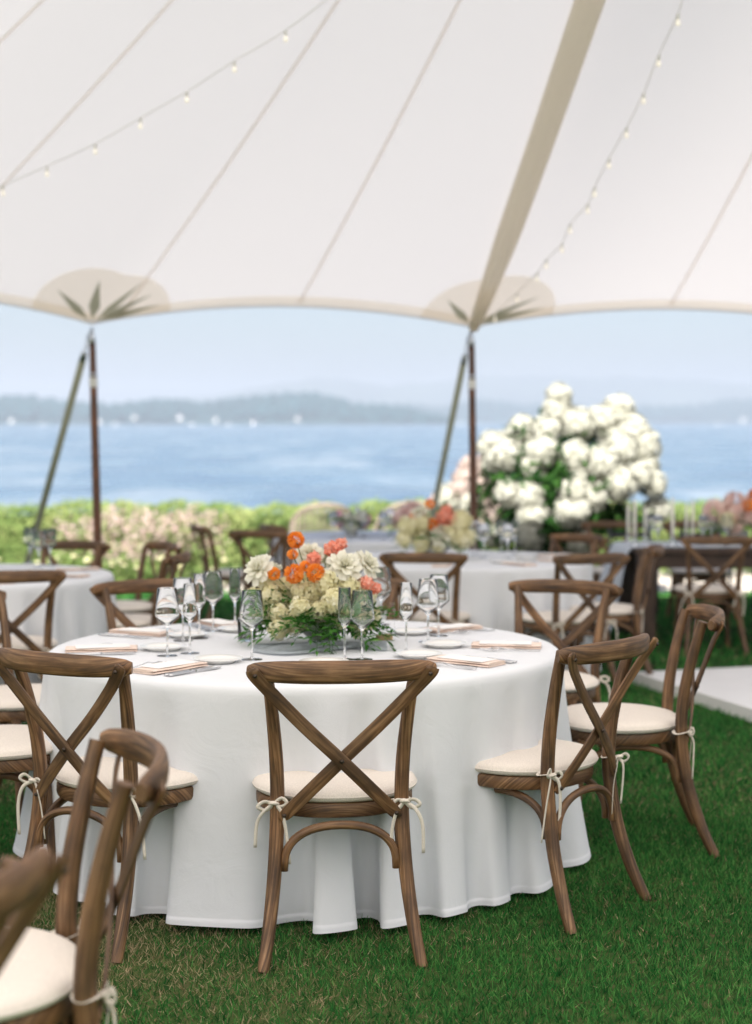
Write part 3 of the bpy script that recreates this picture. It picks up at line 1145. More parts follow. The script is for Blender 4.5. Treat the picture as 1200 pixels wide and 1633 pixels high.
def make_chair(label):
    t = thing('cross_back_chair', label, 'chair', (0, 0, 0), 0, CHAIRS)
    for s in (-1, 1):
        mb = MB()
        pts = spl([(s * .226, -.318, 0), (s * .207, -.268, .11), (s * .190, -.222, .26), (s * .181, -.198, .43), (s * .184, -.205, .58), (s * .197, -.234, .73), (s * .213, -.268, .858)], 6)
        sweep(mb, pts, lambda t: (0.0165 + 0.005 * math.sin(PI * min(1, t * 1.05)) ** 0.8, 0.0175 + 0.005 * math.sin(PI * min(1, t * 1.05)) ** 0.8), hint=(0, 1, 0), ns=14)
        obj('rear_leg', mb.mesh('rear_leg', sharp=50), WOOD, t)
        mb = MB()
        pts = spl([(s * .202, .195, 0), (s * .194, .180, .2), (s * .185, .160, .415)], 6)
        sweep(mb, pts, lambda t: (0.0145 + 0.006 * t,) * 2, ns=12)
        obj('front_leg', mb.mesh('front_leg', sharp=50), WOOD, t)
    mb = MB()
    ring_stack(mb, [(0.955, .404), (0.985, .407), (1.0, .416), (1.0, .438), (0.985, .446), (0.95, .448)])
    obj('seat', mb.mesh('seat', sharp=45), WOOD, t)
    # curved crest rail behind the post tops
    mb = MB()
    pts = [(.264 * q, -.362 + .075 * q * q, .850 + 0.004 * (1 - q * q)) for q in np.linspace(-1, 1, 33)]
    sweep(mb, pts, lambda t: (0.033 - 0.010 * abs(2 * t - 1) ** 4 - 0.006 * abs(2 * t - 1) ** 30, 0.0150 - 0.003 * abs(2 * t - 1) ** 6), hint=(0, 1, 0), ns=16, power=0.85)
    obj('crest_rail', mb.mesh('crest_rail', sharp=60), WOOD, t)
    for q, s in enumerate((1, -1)):
        off = -0.010 * q
        mb = MB()
        top = Vector((s * .255, -.313 + off * 0.3, .862))
        P = [top, Vector((s * .238, -.3125 + off * .3, .832)), Vector((s * .12, -.285 + off, .705)), Vector((0, -.268 + off, .588)), Vector((-s * .10, -.246 + off, .487)), Vector((-s * .172, -.222 + off * .3, .412))]
        sweep(mb, spl(P, 7), lambda t: (0.0195 - 0.010 * abs(2 * t - 1) ** 24, 0.0048), hint=(0, 1, 0), ns=10, power=0.5)
        # the strip ends lie on the outer face of the crest rail
        for i, v in enumerate(mb.v):
            if v[2] > 0.80:
                w = (v[2] - 0.80) / 0.06
                mb.v[i] = (v[0], v[1] + -0.014 * min(1, w), v[2])
        st = obj('cross_strip', mb.mesh('cross_strip', sharp=50), WOOD, t)
        for p, dy in ((Vector((s * .246, -.338, .843)), 0), (Vector((-s * .162, -.236, .425)), 0)) + (((Vector((0, -.285, .588)), 0),) if q else ()):
            mb = MB()
            lathe(mb, [(0.0065, 0), (0.006, 0.003), (0.003, 0.0048), (0.0003, 0.005)], 10)
            b = obj('bolt', mb.mesh('bolt'), BOLT, st, p)
            b.rotation_euler = (PI / 2, 0, 0)

    def arch(p0, p1, top, rad=0.0125):
        p0, p1 = Vector(p0), Vector(p1)
        pts = []
        for k in range(25):
            a = PI * k / 24
            c = math.cos(a)
            s_ = math.sin(a) ** 0.72
            m = p0.lerp(p1, 0.5 - 0.5 * math.copysign(abs(c) ** 0.9, c))
            pts.append((m.x, m.y, p0.z + (top - p0.z) * s_))
        mb = MB()
        sweep(mb, pts, (rad, rad), ns=10)
        return mb.mesh('leg_brace')
    obj('leg_brace', arch((-.163, -.222, .262), (.163, -.222, .262), .391), WOOD, t)
    obj('leg_brace', arch((-.166, .168, .262), (.166, .168, .262), .391), WOOD, t)
    for s in (-1, 1):
        obj('leg_brace', arch((s * .176, -.190, .262), (s * .178, .148, .262), .391), WOOD, t)
    mb = MB()
    ring_stack(mb, [(0.94, .4485), (1.0, .4500), (1.035, .4550), (1.05, .4600), (1.053, .4632), (1.060, .4650), (1.053, .4668), (1.048, .470), (1.03, .477), (0.98, .4845), (0.88, .4895), (0.7, .4925), (0.4, .4945), (0.1, .4950)])
    cu = obj('seat_cushion', mb.mesh('seat_cushion', sharp=75), CUSHION, t)
    for s in (-1, 1):
        mb = MB()
        bow(mb, (s * .181, -.197, .458), s, 5 + s)
        obj('tie', mb.mesh('tie'), TIE, cu)
    return t


CH0 = make_chair('')
used = [False]


TIE_ALT = []
for q_ in range(4):
    for s_ in (-1, 1):
        mb = MB()
        bow(mb, (s_ * .181, -.197, .458 + 0.006 * (q_ - 1.5)), s_, 20 + q_ * 7 + s_)
        me_ = mb.mesh('tie')
        me_.materials.append(TIE)
        TIE_ALT.append(me_)
n_chair = [0]


def vary(r):
    # every chair with its own bows, its cushion a little askew and its grain from another plank
    n_chair[0] += 1
    for ch in r.children:
        if ch.name.startswith('seat_cushion'):
            ch.rotation_euler = (0, 0, random.uniform(-0.035, 0.035))
            ch.location = (random.uniform(-.006, .006), random.uniform(-.004, .008), 0)
            for i, t_ in enumerate(sorted(ch.children, key=lambda o_: o_.name)):
                t_.data = TIE_ALT[(n_chair[0] % 4) * 2 + (i % 2)]
    return r


def chair(x, y, fx, fy, label, near=True):
    return vary(chair_at(x, y, fx, fy, label, near))


def chair_at(x, y, fx, fy, label, near=True):
    rz = math.atan2(fy, fx) - PI / 2
    if not used[0]:
        used[0] = True
        CH0.location = (x, y, 0)
        CH0.rotation_euler = (0, 0, rz)
        CH0['label'] = label
        return CH0
    return dup(CH0, (x, y, 0), rz, label, skip=() if near else ('bolt',))


T1 = Vector((-0.26, 5.32, 0))
T2 = Vector((0.553, 10.0, 0))
T3 = Vector((-2.51, 8.6, 0))
T5 = Vector((-0.02, 13.0, 0))
chair(-0.125, 4.37, -0.10, 0.995, 'cross-back chair at the front of the main round table, its back square to us')
chair(-0.775, 4.50, 0.515, 0.857, 'cross-back chair at the left front of the main table, crest cut by the picture edge')
chair(0.50, 4.74, -0.76, 0.645, 'cross-back chair at the right front of the main table, tied bow hanging down its leg')
chair(0.93, 5.46, -0.995, 0.06, 'cross-back chair in profile right of the main table, just left of the white dance floor')
chair(0.74, 6.40, -0.42, -0.9, 'cross-back chair behind the right rim of the main table, facing us')
chair(-0.14, 6.55, -0.05, -1.0, 'cross-back chair hidden behind the flowers of the main table')
chair(-0.93, 6.42, 0.40, -0.91, 'cross-back chair behind the left rim of the main table beside the wine glasses')
chair(-1.485, 5.95, 0.888, -0.459, 'cross-back chair at the far left of the main table, one slim post showing')
chair(-1.33, 4.98, 0.95, 0.30, 'chair left of the main table of which mainly the cushion shows')
chair(-0.775, 2.735, -0.95, -0.30, 'cross-back chair in the near foreground in profile, crest curling to the right')
chair(-0.865, 2.02, -0.9, 0.4, 'blurred chair nearest of all, crest end at the bottom left')
F_ = False
chair(-1.93, 7.62, -0.28, 0.96, 'cross-back chair at the left table in front of its cloth, back to us', F_)
chair(-1.50, 8.75, -0.98, 0.05, 'cross-back chair right of the left table, nearer of the two by the pink plumes', F_)
chair(-1.70, 9.60, -0.85, -0.5, 'cross-back chair right of the left table, farther of the two by the pink plumes', F_)
chair(-2.16, 9.62, -0.3, -0.95, 'cross-back chair behind the left table in front of the left tent pole', F_)
chair(0.34, 9.02, 0.18, 0.98, 'dark cross-back chair in front of the middle table with orange dahlias, back to us', F_)
chair(1.15, 8.92, -0.45, 0.89, 'cross-back chair at the right front of the middle table, seen through another chair', F_)
chair(1.28, 10.62, -0.75, -0.66, 'cross-back chair at the right rear of the middle table, under the hydrangeas', F_)
chair(1.50, 9.45, -0.98, 0.15, 'cross-back chair in profile with long tie, left of the dark table leg', F_)
chair(2.50, 10.90, 0.0, 1.0, 'cross-back chair at the long dark table with cushion and back facing us', F_)
chair(3.14, 10.92, 0.0, 1.0, 'chair at the long dark table cut off by the right picture edge', F_)
chair(2.12, 12.75, 0.0, -1.0, 'chair across the long dark table behind the left candles', F_)
chair(2.85, 12.75, 0.0, -1.0, 'chair across the long dark table behind the right candles', F_)
chair(-1.22, 12.45, 0.9, 0.3, 'chair in half profile before the hedge, left of the far table', F_)
chair(-0.80, 11.75, 0.45, 0.9, 'low dark chair behind the white rose of the main bouquet', F_)
chair(-0.62, 12.62, 0.75, 0.35, 'chair between the rattan seat and the topmost orange dahlia', F_)

# ------------------------------------------------------------------ round tables under white cloths
TZ = 0.76


def cloth_mesh(R, seed, nth=620, zb=0.030):
    r = random.Random(seed)
    ph = [r.uniform(0, 6.28) for _ in range(8)]

    def fold(th):
        """Phase and size of the pleats at an angle."""
        p = 23 * th + 2.0 * math.sin(3 * th + ph[0]) + 1.4 * math.sin(5 * th + ph[1]) + 0.8 * math.sin(9 * th + ph[2])
        a = 0.62 + 0.26 * math.sin(4 * th + ph[3]) + 0.24 * math.sin(7 * th + ph[4])
        return p, max(0.28, a)
    rings = [(0.0, None), (0.3, None), (0.6, None), (0.8, None), (0.9, None), (0.955, None)]
    vs, fs = [], []
    nr = 0
    for k, _ in rings:
        for i in range(nth):
            th = 2 * PI * i / nth
            vs.append((R * max(k, 0.002) * math.cos(th), R * max(k, 0.002) * math.sin(th), TZ))
        nr += 1
    for d, ex in ((0.0015, 0.975), (0.005, 0.989), (0.011, 0.998), (0.02, 1.004), (0.035, 1.008)):
        for i in range(nth):
            th = 2 * PI * i / nth
            vs.append((R * ex * math.cos(th), R * ex * math.sin(th), TZ - d))
        nr += 1
    for t in [j / 26 for j in range(1, 26)] + [0.970, 0.9705, 0.985, 1.0]:
        z = TZ - 0.035 - (TZ - 0.035 - zb) * t
        for i in range(nth):
            th = 2 * PI * i / nth
            p, a = fold(th)
            g = t ** 0.6 * (0.30 + 0.70 * t)
            p += 0.35 * math.sin(2 * th + ph[5]) * (1 - t) + 0.25 * t * math.sin(11 * th + ph[6])
            sp = math.sin(p)
            rad = R * 1.008 + 0.038 * t ** 1.2 + 0.098 * a * g * (sp + 0.18 * math.sin(2 * p + ph[7])) + (0.0009 if t > 0.9702 else 0.0)
            # the pleats roll over sideways, so that their flanks stand upright or overhang
            th2 = th - 0.034 * a * g * math.sin(2 * p) + 0.004 * t * math.sin(31 * th)
            zz = z + (0.012 * a * sp - 0.004) * t ** 3
            vs.append((rad * math.cos(th2), rad * math.sin(th2), zz))
        nr += 1
    for j in range(nr - 1):
        for i in range(nth):
            i2 = (i + 1) % nth
            fs.append((j * nth + i, (j + 1) * nth + i, (j + 1) * nth + i2, j * nth + i2))
    mb = MB()
    mb.add(vs, fs)
    return mb.mesh('tablecloth')


def round_table(c, label, seed, R=0.93, nth=620):
    t = thing('round_table', label, 'table', c, 0, 'round dining tables under white cloths')
    obj('tablecloth', cloth_mesh(R, seed, nth), CLOTH, t)
    mb = MB()
    lathe(mb, [(0.001, TZ - 0.004), (R - 0.02, TZ - 0.004), (R - 0.02, TZ - 0.025), (0.001, TZ - 0.025)], 48)
    obj('tabletop', mb.mesh('tabletop', False), OAK, t)
    for k in range(4):
        a = k * PI / 2 + 0.6
        mb = MB()
        sweep(mb, [(0.55 * math.cos(a), 0.55 * math.sin(a), 0), (0.5 * math.cos(a), 0.5 * math.sin(a), TZ - 0.025)], (0.018, 0.018), ns=8)
        obj('leg', mb.mesh('table_leg'), METAL, t)
    return t


round_table(T1, 'large round table in front under a floor-length white cloth, fully laid', 17)
round_table(T2, 'round white-clothed table behind and right of the main one, with orange dahlias', 12, nth=420)
round_table(T3, 'round white-clothed table cut by the left picture edge', 13, nth=420)
round_table(T5, 'far round table with bluish glasses and pink flowers near the hedge', 14, nth=360)

# ------------------------------------------------------------------ tableware
mb = MB()
lathe(mb, [(0.0005, 0.0), (0.036, 0.0), (0.0365, 0.0015), (0.03, 0.003), (0.008, 0.006), (0.0038, 0.012), (0.0034, 0.05), (0.0036, 0.095), (0.006, 0.102), (0.014, 0.111),
           (0.041, 0.136), (0.0425, 0.142), (0.0415, 0.155), (0.034, 0.236), (0.0335, 0.2372), (0.0328, 0.236), (0.0402, 0.155), (0.0411, 0.142), (0.0395, 0.1375), (0.012, 0.1135), (0.0004, 0.108)], 32)
ME_WINE = mb.mesh('wine_glass', sharp=40)
mb = MB()
lathe(mb, [(0.0005, 0.0), (0.034, 0.0), (0.0345, 0.0015), (0.028, 0.003), (0.007, 0.006), (0.0038, 0.012), (0.0034, 0.06), (0.0036, 0.105), (0.006, 0.112),
           (0.023, 0.134), (0.0245, 0.142), (0.024, 0.16), (0.0205, 0.246), (0.02, 0.2472), (0.0193, 0.246), (0.0227, 0.16), (0.0232, 0.142), (0.0215, 0.136), (0.006, 0.119), (0.0004, 0.116)], 28)
ME_FLUTE = mb.mesh('flute', sharp=40)
mb = MB()
lathe(mb, [(0.0005, 0.0), (0.030, 0.0), (0.033, 0.004), (0.036, 0.085), (0.0355, 0.0865), (0.0345, 0.085), (0.031, 0.008), (0.0004, 0.006)], 64, ribs=20, rib_amt=0.018)
ME_TUMBLER = mb.mesh('ribbed_tumbler')
mb = MB()
lathe(mb, [(0.0005, 0.004), (0.05, 0.004), (0.056, 0.0), (0.060, 0.002), (0.062, 0.006), (0.083, 0.013), (0.0845, 0.0148), (0.083, 0.0155), (0.062, 0.010), (0.055, 0.0075), (0.0005, 0.007)], 40)
ME_PLATE = mb.mesh('plate')


def napkin_mesh():
    mb = MB()
    prof = []
    for z0, w in ((0.0, 0.056), (0.0075, 0.052)):
        loop = [(w * math.copysign(abs(math.cos(a)) ** 0.5, math.cos(a)), z0 + 0.0036 + 0.0034 * math.copysign(abs(math.sin(a)) ** 0.8, math.sin(a))) for a in np.linspace(0, 2 * PI, 20, endpoint=False)]
        vs, fs = [], []
        ny = 10
        for j in range(ny + 1):
            y = -0.125 + 0.25 * j / ny
            for k, (x, z) in enumerate(loop):
                vs.append((x * (1 + 0.02 * math.sin(j * 1.3 + z0 * 300)), y + 0.002 * math.sin(k), z + 0.0008 * math.sin(j * 0.9 + k * 0.4)))
        for j in range(ny):
            for k in range(20):
                k2 = (k + 1) % 20
                fs.append((j * 20 + k, j * 20 + k2, (j + 1) * 20 + k2, (j + 1) * 20 + k))
        fs.append(tuple(range(19, -1, -1)))
        fs.append(tuple(ny * 20 + k for k in range(20)))
        mb.add(vs, fs)
    return mb.mesh('napkin', sharp=60)


ME_NAPKIN = napkin_mesh()
mb = MB()
box(mb, -0.046, 0.046, -0.095, 0.095, 0.0, 0.0012)
ME_CARD = mb.mesh('menu_card', False)


def fork_mesh():
    mb = MB()
    P = spl([(0, -0.10, 0.003), (0, -0.06, 0.002), (0, 0.0, 0.006), (0, 0.035, 0.011), (0, 0.055, 0.008)], 5)
    sweep(mb, P, lambda t: (0.0055 - 0.0032 * min(1, t * 2.0) + (0.0085 * max(0, (t - 0.78) / 0.22)), 0.0012), hint=(0, 0, 1), ns=8)
    for k in range(4):
        x = -0.0087 + 0.0058 * k
        sweep(mb, spl([(x, 0.054, 0.008), (x, 0.075, 0.004), (x * 0.95, 0.10, 0.006)], 4), lambda t: (0.0018 - 0.0009 * t, 0.0011), hint=(0, 0, 1), ns=6)
    return mb.mesh('fork')


def knife_mesh():
    mb = MB()
    sweep(mb, spl([(0, -0.12, 0.004), (0, -0.06, 0.004), (0, 0.0, 0.0045)], 5), lambda t: (0.0075 - 0.003 * t, 0.0034), hint=(0, 0, 1), ns=10)
    sweep(mb, spl([(0.0, 0.0, 0.0045), (0.001, 0.05, 0.004), (0.001, 0.09, 0.004), (-0.003, 0.115, 0.004)], 5), lambda t: (0.0055 + 0.004 * math.sin(PI * min(1, t * 1.02)) , 0.0008), hint=(0, 0, 1), ns=8)
    return mb.mesh('knife')


ME_FORK, ME_KNIFE = fork_mesh(), knife_mesh()
for me_, m_ in ((ME_WINE, GLASS), (ME_FLUTE, GLASS), (ME_TUMBLER, GLASS), (ME_PLATE, CHINA), (ME_NAPKIN, NAPKIN), (ME_CARD, CARD), (ME_FORK, SILVER), (ME_KNIFE, SILVER)):
    me_.materials.append(m_)


def item(name, me, loc, rz, label, cat, group):
    o = obj(name, me, None, None, loc)
    o.rotation_euler = (0, 0, rz)
    return tag(o, label, cat, group)


def setting(c, ang, where, full=True, dz=0.0):
    """A place setting at an angle round a table: where = phrase naming the seat."""
    a = math.radians(ang)
    out = Vector((math.cos(a), math.sin(a), 0))
    f = -out
    rt = Vector((f.y, -f.x, 0))
    rz = math.atan2(f.y, f.x) - PI / 2
    z = Vector((0, 0, TZ + 0.0012))

    def P(rad, off):
        return c + out * rad + rt * off + z
    j = lambda s: random.uniform(-s, s)
    item('napkin', ME_NAPKIN, P(0.735 + j(.01), j(.008)) + Vector((0, 0, 0.0)), rz + j(0.06), 'blush folded napkin ' + where, 'napkin', 'blush napkins')
    item('menu_card', ME_CARD, P(0.735, j(.006)) + Vector((0, 0, 0.0158)), rz + j(0.08), 'white menu card on the napkin ' + where, 'menu card', 'white menu cards')
    item('side_plate', ME_PLATE, P(0.515 + j(.01), 0.01 + j(.02)), rz, 'small white plate ' + where, 'plate', 'white side plates')
    if full:
        item('fork', ME_FORK, P(0.74, -0.088 + j(.004)), rz + j(0.05), 'steel fork next to the napkin ' + where, 'fork', 'steel forks')
        item('fork', ME_FORK, P(0.755, -0.118 + j(.004)), rz + j(0.06), 'steel fork outermost ' + where, 'fork', 'steel forks')
        item('table_knife', ME_KNIFE, P(0.74, 0.092 + j(.004)), rz + j(0.05), 'steel knife next to the napkin ' + where, 'knife', 'steel knives')
        item('table_knife', ME_KNIFE, P(0.74, 0.118 + j(.004)), rz + j(0.06), 'steel knife outermost ' + where, 'knife', 'steel knives')


for ang, w in ((-80, 'before the front chair of the main table'), (-40, 'before the right front chair of the main table'), (-4, 'before the profile chair right of the main table'),
               (40, 'before the chair behind the main table at right'), (82, 'before the chair behind the main bouquet'), (121, 'before the chair behind the glasses of the main table'),
               (152, 'before the far left chair of the main table'), (-168, 'before the cushion chair left of the main table'), (-124, 'before the left front chair of the main table')):
    setting(T1, ang, w)
for ang, w in ((-60, 'at the right front of the middle table'), (-25, 'at the right side of the middle table'), (15, 'at the right rear of the middle table'), (-100, 'at the front of the middle table')):
    setting(T2, ang, w, False)
for ang, w in ((-55, 'at the front of the left table'), (-15, 'at the right edge of the left table'), (25, 'at the right rear of the left table')):
    setting(T3, ang, w, False)


def glass(kind, px, py, label, z=TZ + 0.001, pos=None):
    p = pos if pos is not None else at(px, py, z)
    me_ = {'wine_glass': ME_WINE, 'champagne_flute': ME_FLUTE, 'ribbed_tumbler': ME_TUMBLER}[kind]
    cat = {'wine_glass': 'wine glass', 'champagne_flute': 'champagne flute', 'ribbed_tumbler': 'tumbler'}[kind]
    return item(kind, me_, p, 0, label, cat, 'glasses on the tables')


glass('wine_glass', 267, 1046, 'wine glass at the left front of the main table, leftmost and nearest')
glass('wine_glass', 292, 1022, 'wine glass standing just behind the leftmost wine glass of the main table')
glass('champagne_flute', 303, 1042, 'flute just right of the leftmost wine glass on the main table')
glass('champagne_flute', 318, 1018, 'flute left of the wine glass with grass seen through it')
glass('wine_glass', 340, 1006, 'wine glass in the left rear of the main table with lawn seen through it')
glass('champagne_flute', 375, 1004, 'flute left of the white rose of the main bouquet')
glass('wine_glass', 402, 1052, 'wine glass in front of the left flank of the main bouquet')
glass('champagne_flute', 550, 1052, 'flute in front of the right flank of the main bouquet')
glass('wine_glass', 578, 1052, 'wine glass in front of the right flank of the main bouquet')
glass('wine_glass', 608, 996, 'wine glass behind the right flank of the main bouquet')
glass('champagne_flute', 648, 1040, 'flute standing alone right of the table number block')
glass('wine_glass', 683, 1024, 'wine glass right of the lone flute, nearer of two overlapping')
glass('wine_glass', 700, 1014, 'wine glass right of the lone flute, farther of two overlapping')
glass('ribbed_tumbler', 394, 1022, 'ribbed votive tumbler left of the main bouquet')
glass('ribbed_tumbler', 524, 1030, 'ribbed votive tumbler behind the trailing greens of the main bouquet')
for k, (px, py) in enumerate(((757, 884), (772, 889), (800, 880), (822, 884), (810, 890))):
    glass('wine_glass' if k != 3 else 'champagne_flute', px, py, ['wine glass nearest the right tent pole on the middle table', 'wine glass second from the right pole on the middle table',
          'wine glass below the white hydrangea balls on the middle table', 'flute rightmost of the glasses on the middle table', 'wine glass in front of the rightmost flute on the middle table'][k])
for k, (px, py) in enumerate(((48, 898), (62, 905), (80, 902))):
    glass('wine_glass', px, py, ['wine glass right beside the cream flowers of the left table', 'wine glass in the middle of the trio on the left table', 'wine glass with two bright glints on the left table'][k])
for k, (px, d, kd) in enumerate(((532, 12.5, 1), (560, 12.4, 0), (580, 12.6, 1), (612, 12.45, 1), (570, 13.2, 0), (622, 13.1, 1))):
    glass('wine_glass' if kd else 'champagne_flute', 0, 0, ['wine glass left of the magenta flowers on the far table', 'flute in front of the magenta flowers on the far table', 'wine glass between the two small pink bouquets of the far table',
          'wine glass right of the pink bouquets, beside the cream bouquet', 'flute behind the two small pink bouquets of the far table', 'wine glass at the rear of the far table below the rattan armchair'][k], pos=Vector(((px - 600) / F_PX * d, d, TZ + 0.001)))

# table number stand: little wooden block with a clear plate
p = at(613, 1021, TZ)
r = thing('table_number_stand', 'clear acrylic table sign in a small wooden block on the main table', 'table sign', (p.x, p.y, TZ + 0.001), 0.5)
mb = MB()
box(mb, -0.03, 0.03, -0.016, 0.016, 0, 0.022, 0.002)
obj('wooden_block', mb.mesh('wooden_block', False), OAK, r)
mb = MB()
box(mb, -0.045, 0.045, -0.0015, 0.0015, 0.012, 0.14)
obj('acrylic_plate', mb.mesh('acrylic_plate', False), GLASS, r)

# ------------------------------------------------------------------ flowers
LEAF_T = ([(0, 0, 0), (0.16, 0.3, 0.05), (0, 0.35, 0.0), (-0.16, 0.3, 0.05), (0.13, 0.65, 0.03), (0, 0.68, -0.02), (-0.13, 0.65, 0.03), (0, 1.0, -0.08)],
          [(0, 1, 2), (0, 2, 3), (1, 4, 5), (1, 5, 2), (3, 2, 5), (3, 5, 6), (4, 7, 5), (6, 5, 7)])
# petal: base at origin, length along +y, cupped to +z
PETAL_T = ([(-.10, 0, 0), (.10, 0, 0), (-.34, .45, .06), (0, .48, -.02), (.34, .45, .06), (-.28, .85, .14), (0, .92, .06), (.28, .85, .14), (0, 1.0, .13)],
           [(0, 1, 3), (0, 3, 2), (1, 4, 3), (2, 3, 6), (2, 6, 5), (3, 4, 7), (3, 7, 6), (5, 6, 8), (6, 7, 8)])
FLORET_T = ([], [])
for k in range(4):
    c, s = math.cos(k * PI / 2), math.sin(k * PI / 2)
    b = len(FLORET_T[0])
    for x, y, z in ((0, 0.02, 0), (-.36, .5, .10), (.36, .5, .10), (0, .62, -0.02), (0, 1.0, .02)):
        FLORET_T[0].append((x * c - y * s, x * s + y * c, z))
    FLORET_T[1].extend([(b, b + 2, b + 3), (b, b + 3, b + 1), (b + 1, b + 3, b + 4), (b + 3, b + 2, b + 4)])


def petals(dirs_up, outward, pos, size, tone, curl=0.0):
    """Petals with their length along outward and cupped side along dirs_up."""
    y = outward / np.linalg.norm(outward, axis=1, keepdims=True)
    z = dirs_up - y * np.sum(dirs_up * y, axis=1, keepdims=True)
    z /= np.linalg.norm(z, axis=1, keepdims=True)
    x = np.cross(y, z)
    M = np.stack([x, y, z], axis=2)
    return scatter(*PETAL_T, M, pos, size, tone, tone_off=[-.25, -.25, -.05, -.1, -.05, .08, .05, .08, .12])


def dahlia_mesh(seed, n=130):
    r = np.random.default_rng(seed)
    d = sphere_dirs(n, 0.05)
    up = np.array([0, 0, 1.0])
    pos = d * 0.55
    tang = d * 0.9 + (up - d * d[:, 2:3]) * -0.25
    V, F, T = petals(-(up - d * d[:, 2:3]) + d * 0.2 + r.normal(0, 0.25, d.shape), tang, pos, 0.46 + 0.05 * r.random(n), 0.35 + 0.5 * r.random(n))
    return np_mesh('dahlia', V, F, T)


def rose_mesh(seed):
    """Ruffled open rose: rings of cupped, wavy petals. Unit radius, facing +z."""
    r = np.random.default_rng(seed)
    parts = []
    nu, nv = 7, 6
    for ring, (cnt, open_, L, w, z0) in enumerate(((3, 0.15, 0.55, 0.45, 0.1), (4, 0.35, 0.68, 0.6, 0.05), (5, 0.65, 0.85, 0.75, 0.0), (6, 0.95, 1.0, 0.85, -0.05), (7, 1.35, 1.05, 0.85, -0.12))):
        for k in range(cnt):
            a = 2 * PI * (k + 0.5 * (ring % 2) + r.uniform(-.15, .15)) / cnt
            p1, p2 = r.uniform(0, 6.3, 2)
            V = []
            for j in range(nv):
                t = j / (nv - 1)
                for i in range(nu):
                    s = (i / (nu - 1) - 0.5) * 2
                    wid = w * (0.25 + 0.75 * math.sin(min(1, t * 1.25) * PI / 2)) * (1 - 0.35 * max(0, t - 0.75) / 0.25 * s * s)
                    ruff = 0.07 * t * t * math.sin(4.2 * s + p1) + 0.05 * t * math.sin(7 * s + p2)
                    rad = 0.10 + L * t * math.sin(min(1.5, open_ * (0.4 + 0.75 * t)))
                    hz = z0 + L * t * math.cos(min(1.5, open_ * (0.4 + 0.75 * t))) * 0.8 + ruff - 0.10 * s * s * (1 - t)
                    ang = a + s * wid * 0.5 / max(0.28, rad)
                    rr = rad - 0.10 * s * s * (1 - open_ / 2) + ruff * 0.5
                    V.append((rr * math.cos(ang), rr * math.sin(ang), hz))
            F = []
            for j in range(nv - 1):
                for i in range(nu - 1):
                    q = j * nu + i
                    F += [(q, q + 1, q + nu + 1), (q, q + nu + 1, q + nu)]
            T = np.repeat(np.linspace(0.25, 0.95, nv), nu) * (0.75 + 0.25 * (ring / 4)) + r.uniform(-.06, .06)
            parts.append((np.array(V), np.array(F), np.clip(T, 0, 1)))
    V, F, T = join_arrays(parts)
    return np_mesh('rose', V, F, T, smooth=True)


def cluster_mesh(name, seed, n, shape=(1, 1, 1), fl=0.26, jit=0.12, lo=0.2, hi=0.8):
    """A head of small four-petalled florets over an ellipsoid. Unit radius."""
    r = np.random.default_rng(seed)
    d = sphere_dirs(n, 0.10)
    rad = 1 - jit * r.random(n)
    bump = 1 + 0.05 * np.sin(d[:, 0] * 5 + seed) * np.sin(d[:, 1] * 6 + seed * 2) + 0.05 * np.sin(d[:, 2] * 7 + seed)
    pos = d * (rad * bump)[:, None] * np.array(shape)
    nr = d + r.normal(0, 0.17, d.shape)
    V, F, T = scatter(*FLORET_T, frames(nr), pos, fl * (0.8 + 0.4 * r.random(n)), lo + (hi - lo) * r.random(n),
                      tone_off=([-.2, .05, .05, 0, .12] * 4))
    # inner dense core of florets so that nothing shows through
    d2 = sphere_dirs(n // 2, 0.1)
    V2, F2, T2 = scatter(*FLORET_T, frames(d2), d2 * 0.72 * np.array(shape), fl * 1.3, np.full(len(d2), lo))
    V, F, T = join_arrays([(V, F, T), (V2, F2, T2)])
    return np_mesh(name, V, F, T)


def spray_mesh(seed, n=14, L=0.2, droop=0.5, leaf=0.05):
    """A stem with alternating pointed leaves, from the origin out along +y."""
    r = np.random.default_rng(seed)
    t = np.linspace(0.12, 1, n)
    sx = r.uniform(-.15, .15)
    P = np.stack([sx * t * t * L, L * t, 0.25 * L * t - droop * L * t * t], 1)
    side = np.where(np.arange(n) % 2 == 0, 1.0, -1.0)
    y = np.stack([side * 0.85, np.full(n, 0.6), r.normal(-0.05, .25, n)], 1)
    y[-1] = (0, 1, -0.4)
    y /= np.linalg.norm(y, axis=1, keepdims=True)
    z = np.tile([0, 0, 1.0], (n, 1)) + r.normal(0, 0.3, (n, 3))
    z -= y * np.sum(z * y, axis=1, keepdims=True)
    z /= np.linalg.norm(z, axis=1, keepdims=True)
    M = np.stack([np.cross(y, z), y, z], axis=2)
    V, F, T = scatter(*LEAF_T, M, P, leaf * (0.75 + 0.5 * r.random(n)), r.uniform(0.15, 0.95, n), tone_off=[-.05, .06, -.1, .06, .06, -.1, .06, .05])
    # stem as a thin three-sided tube
    tt = np.linspace(0, 1, 8)
    S = np.stack([sx * tt * tt * L, L * tt, 0.25 * L * tt - droop * L * tt * tt], 1)
    ring = np.array([(0.0012, 0, 0.0007), (-0.0012, 0, 0.0007), (0, 0, -0.0014)])
    SV = (S[:, None, :] + ring[None]).reshape(-1, 3)
    SF = []
    for i in range(7):
        for k in range(3):
            k2 = (k + 1) % 3
            SF += [(i * 3 + k, i * 3 + k2, i * 3 + 3 + k2), (i * 3 + k, i * 3 + 3 + k2, i * 3 + 3 + k)]
    V, F, T = join_arrays([(V, F, T), (SV, np.array(SF), np.full(len(SV), 0.5))])
    return np_mesh('leaf_spray', V, F, T)


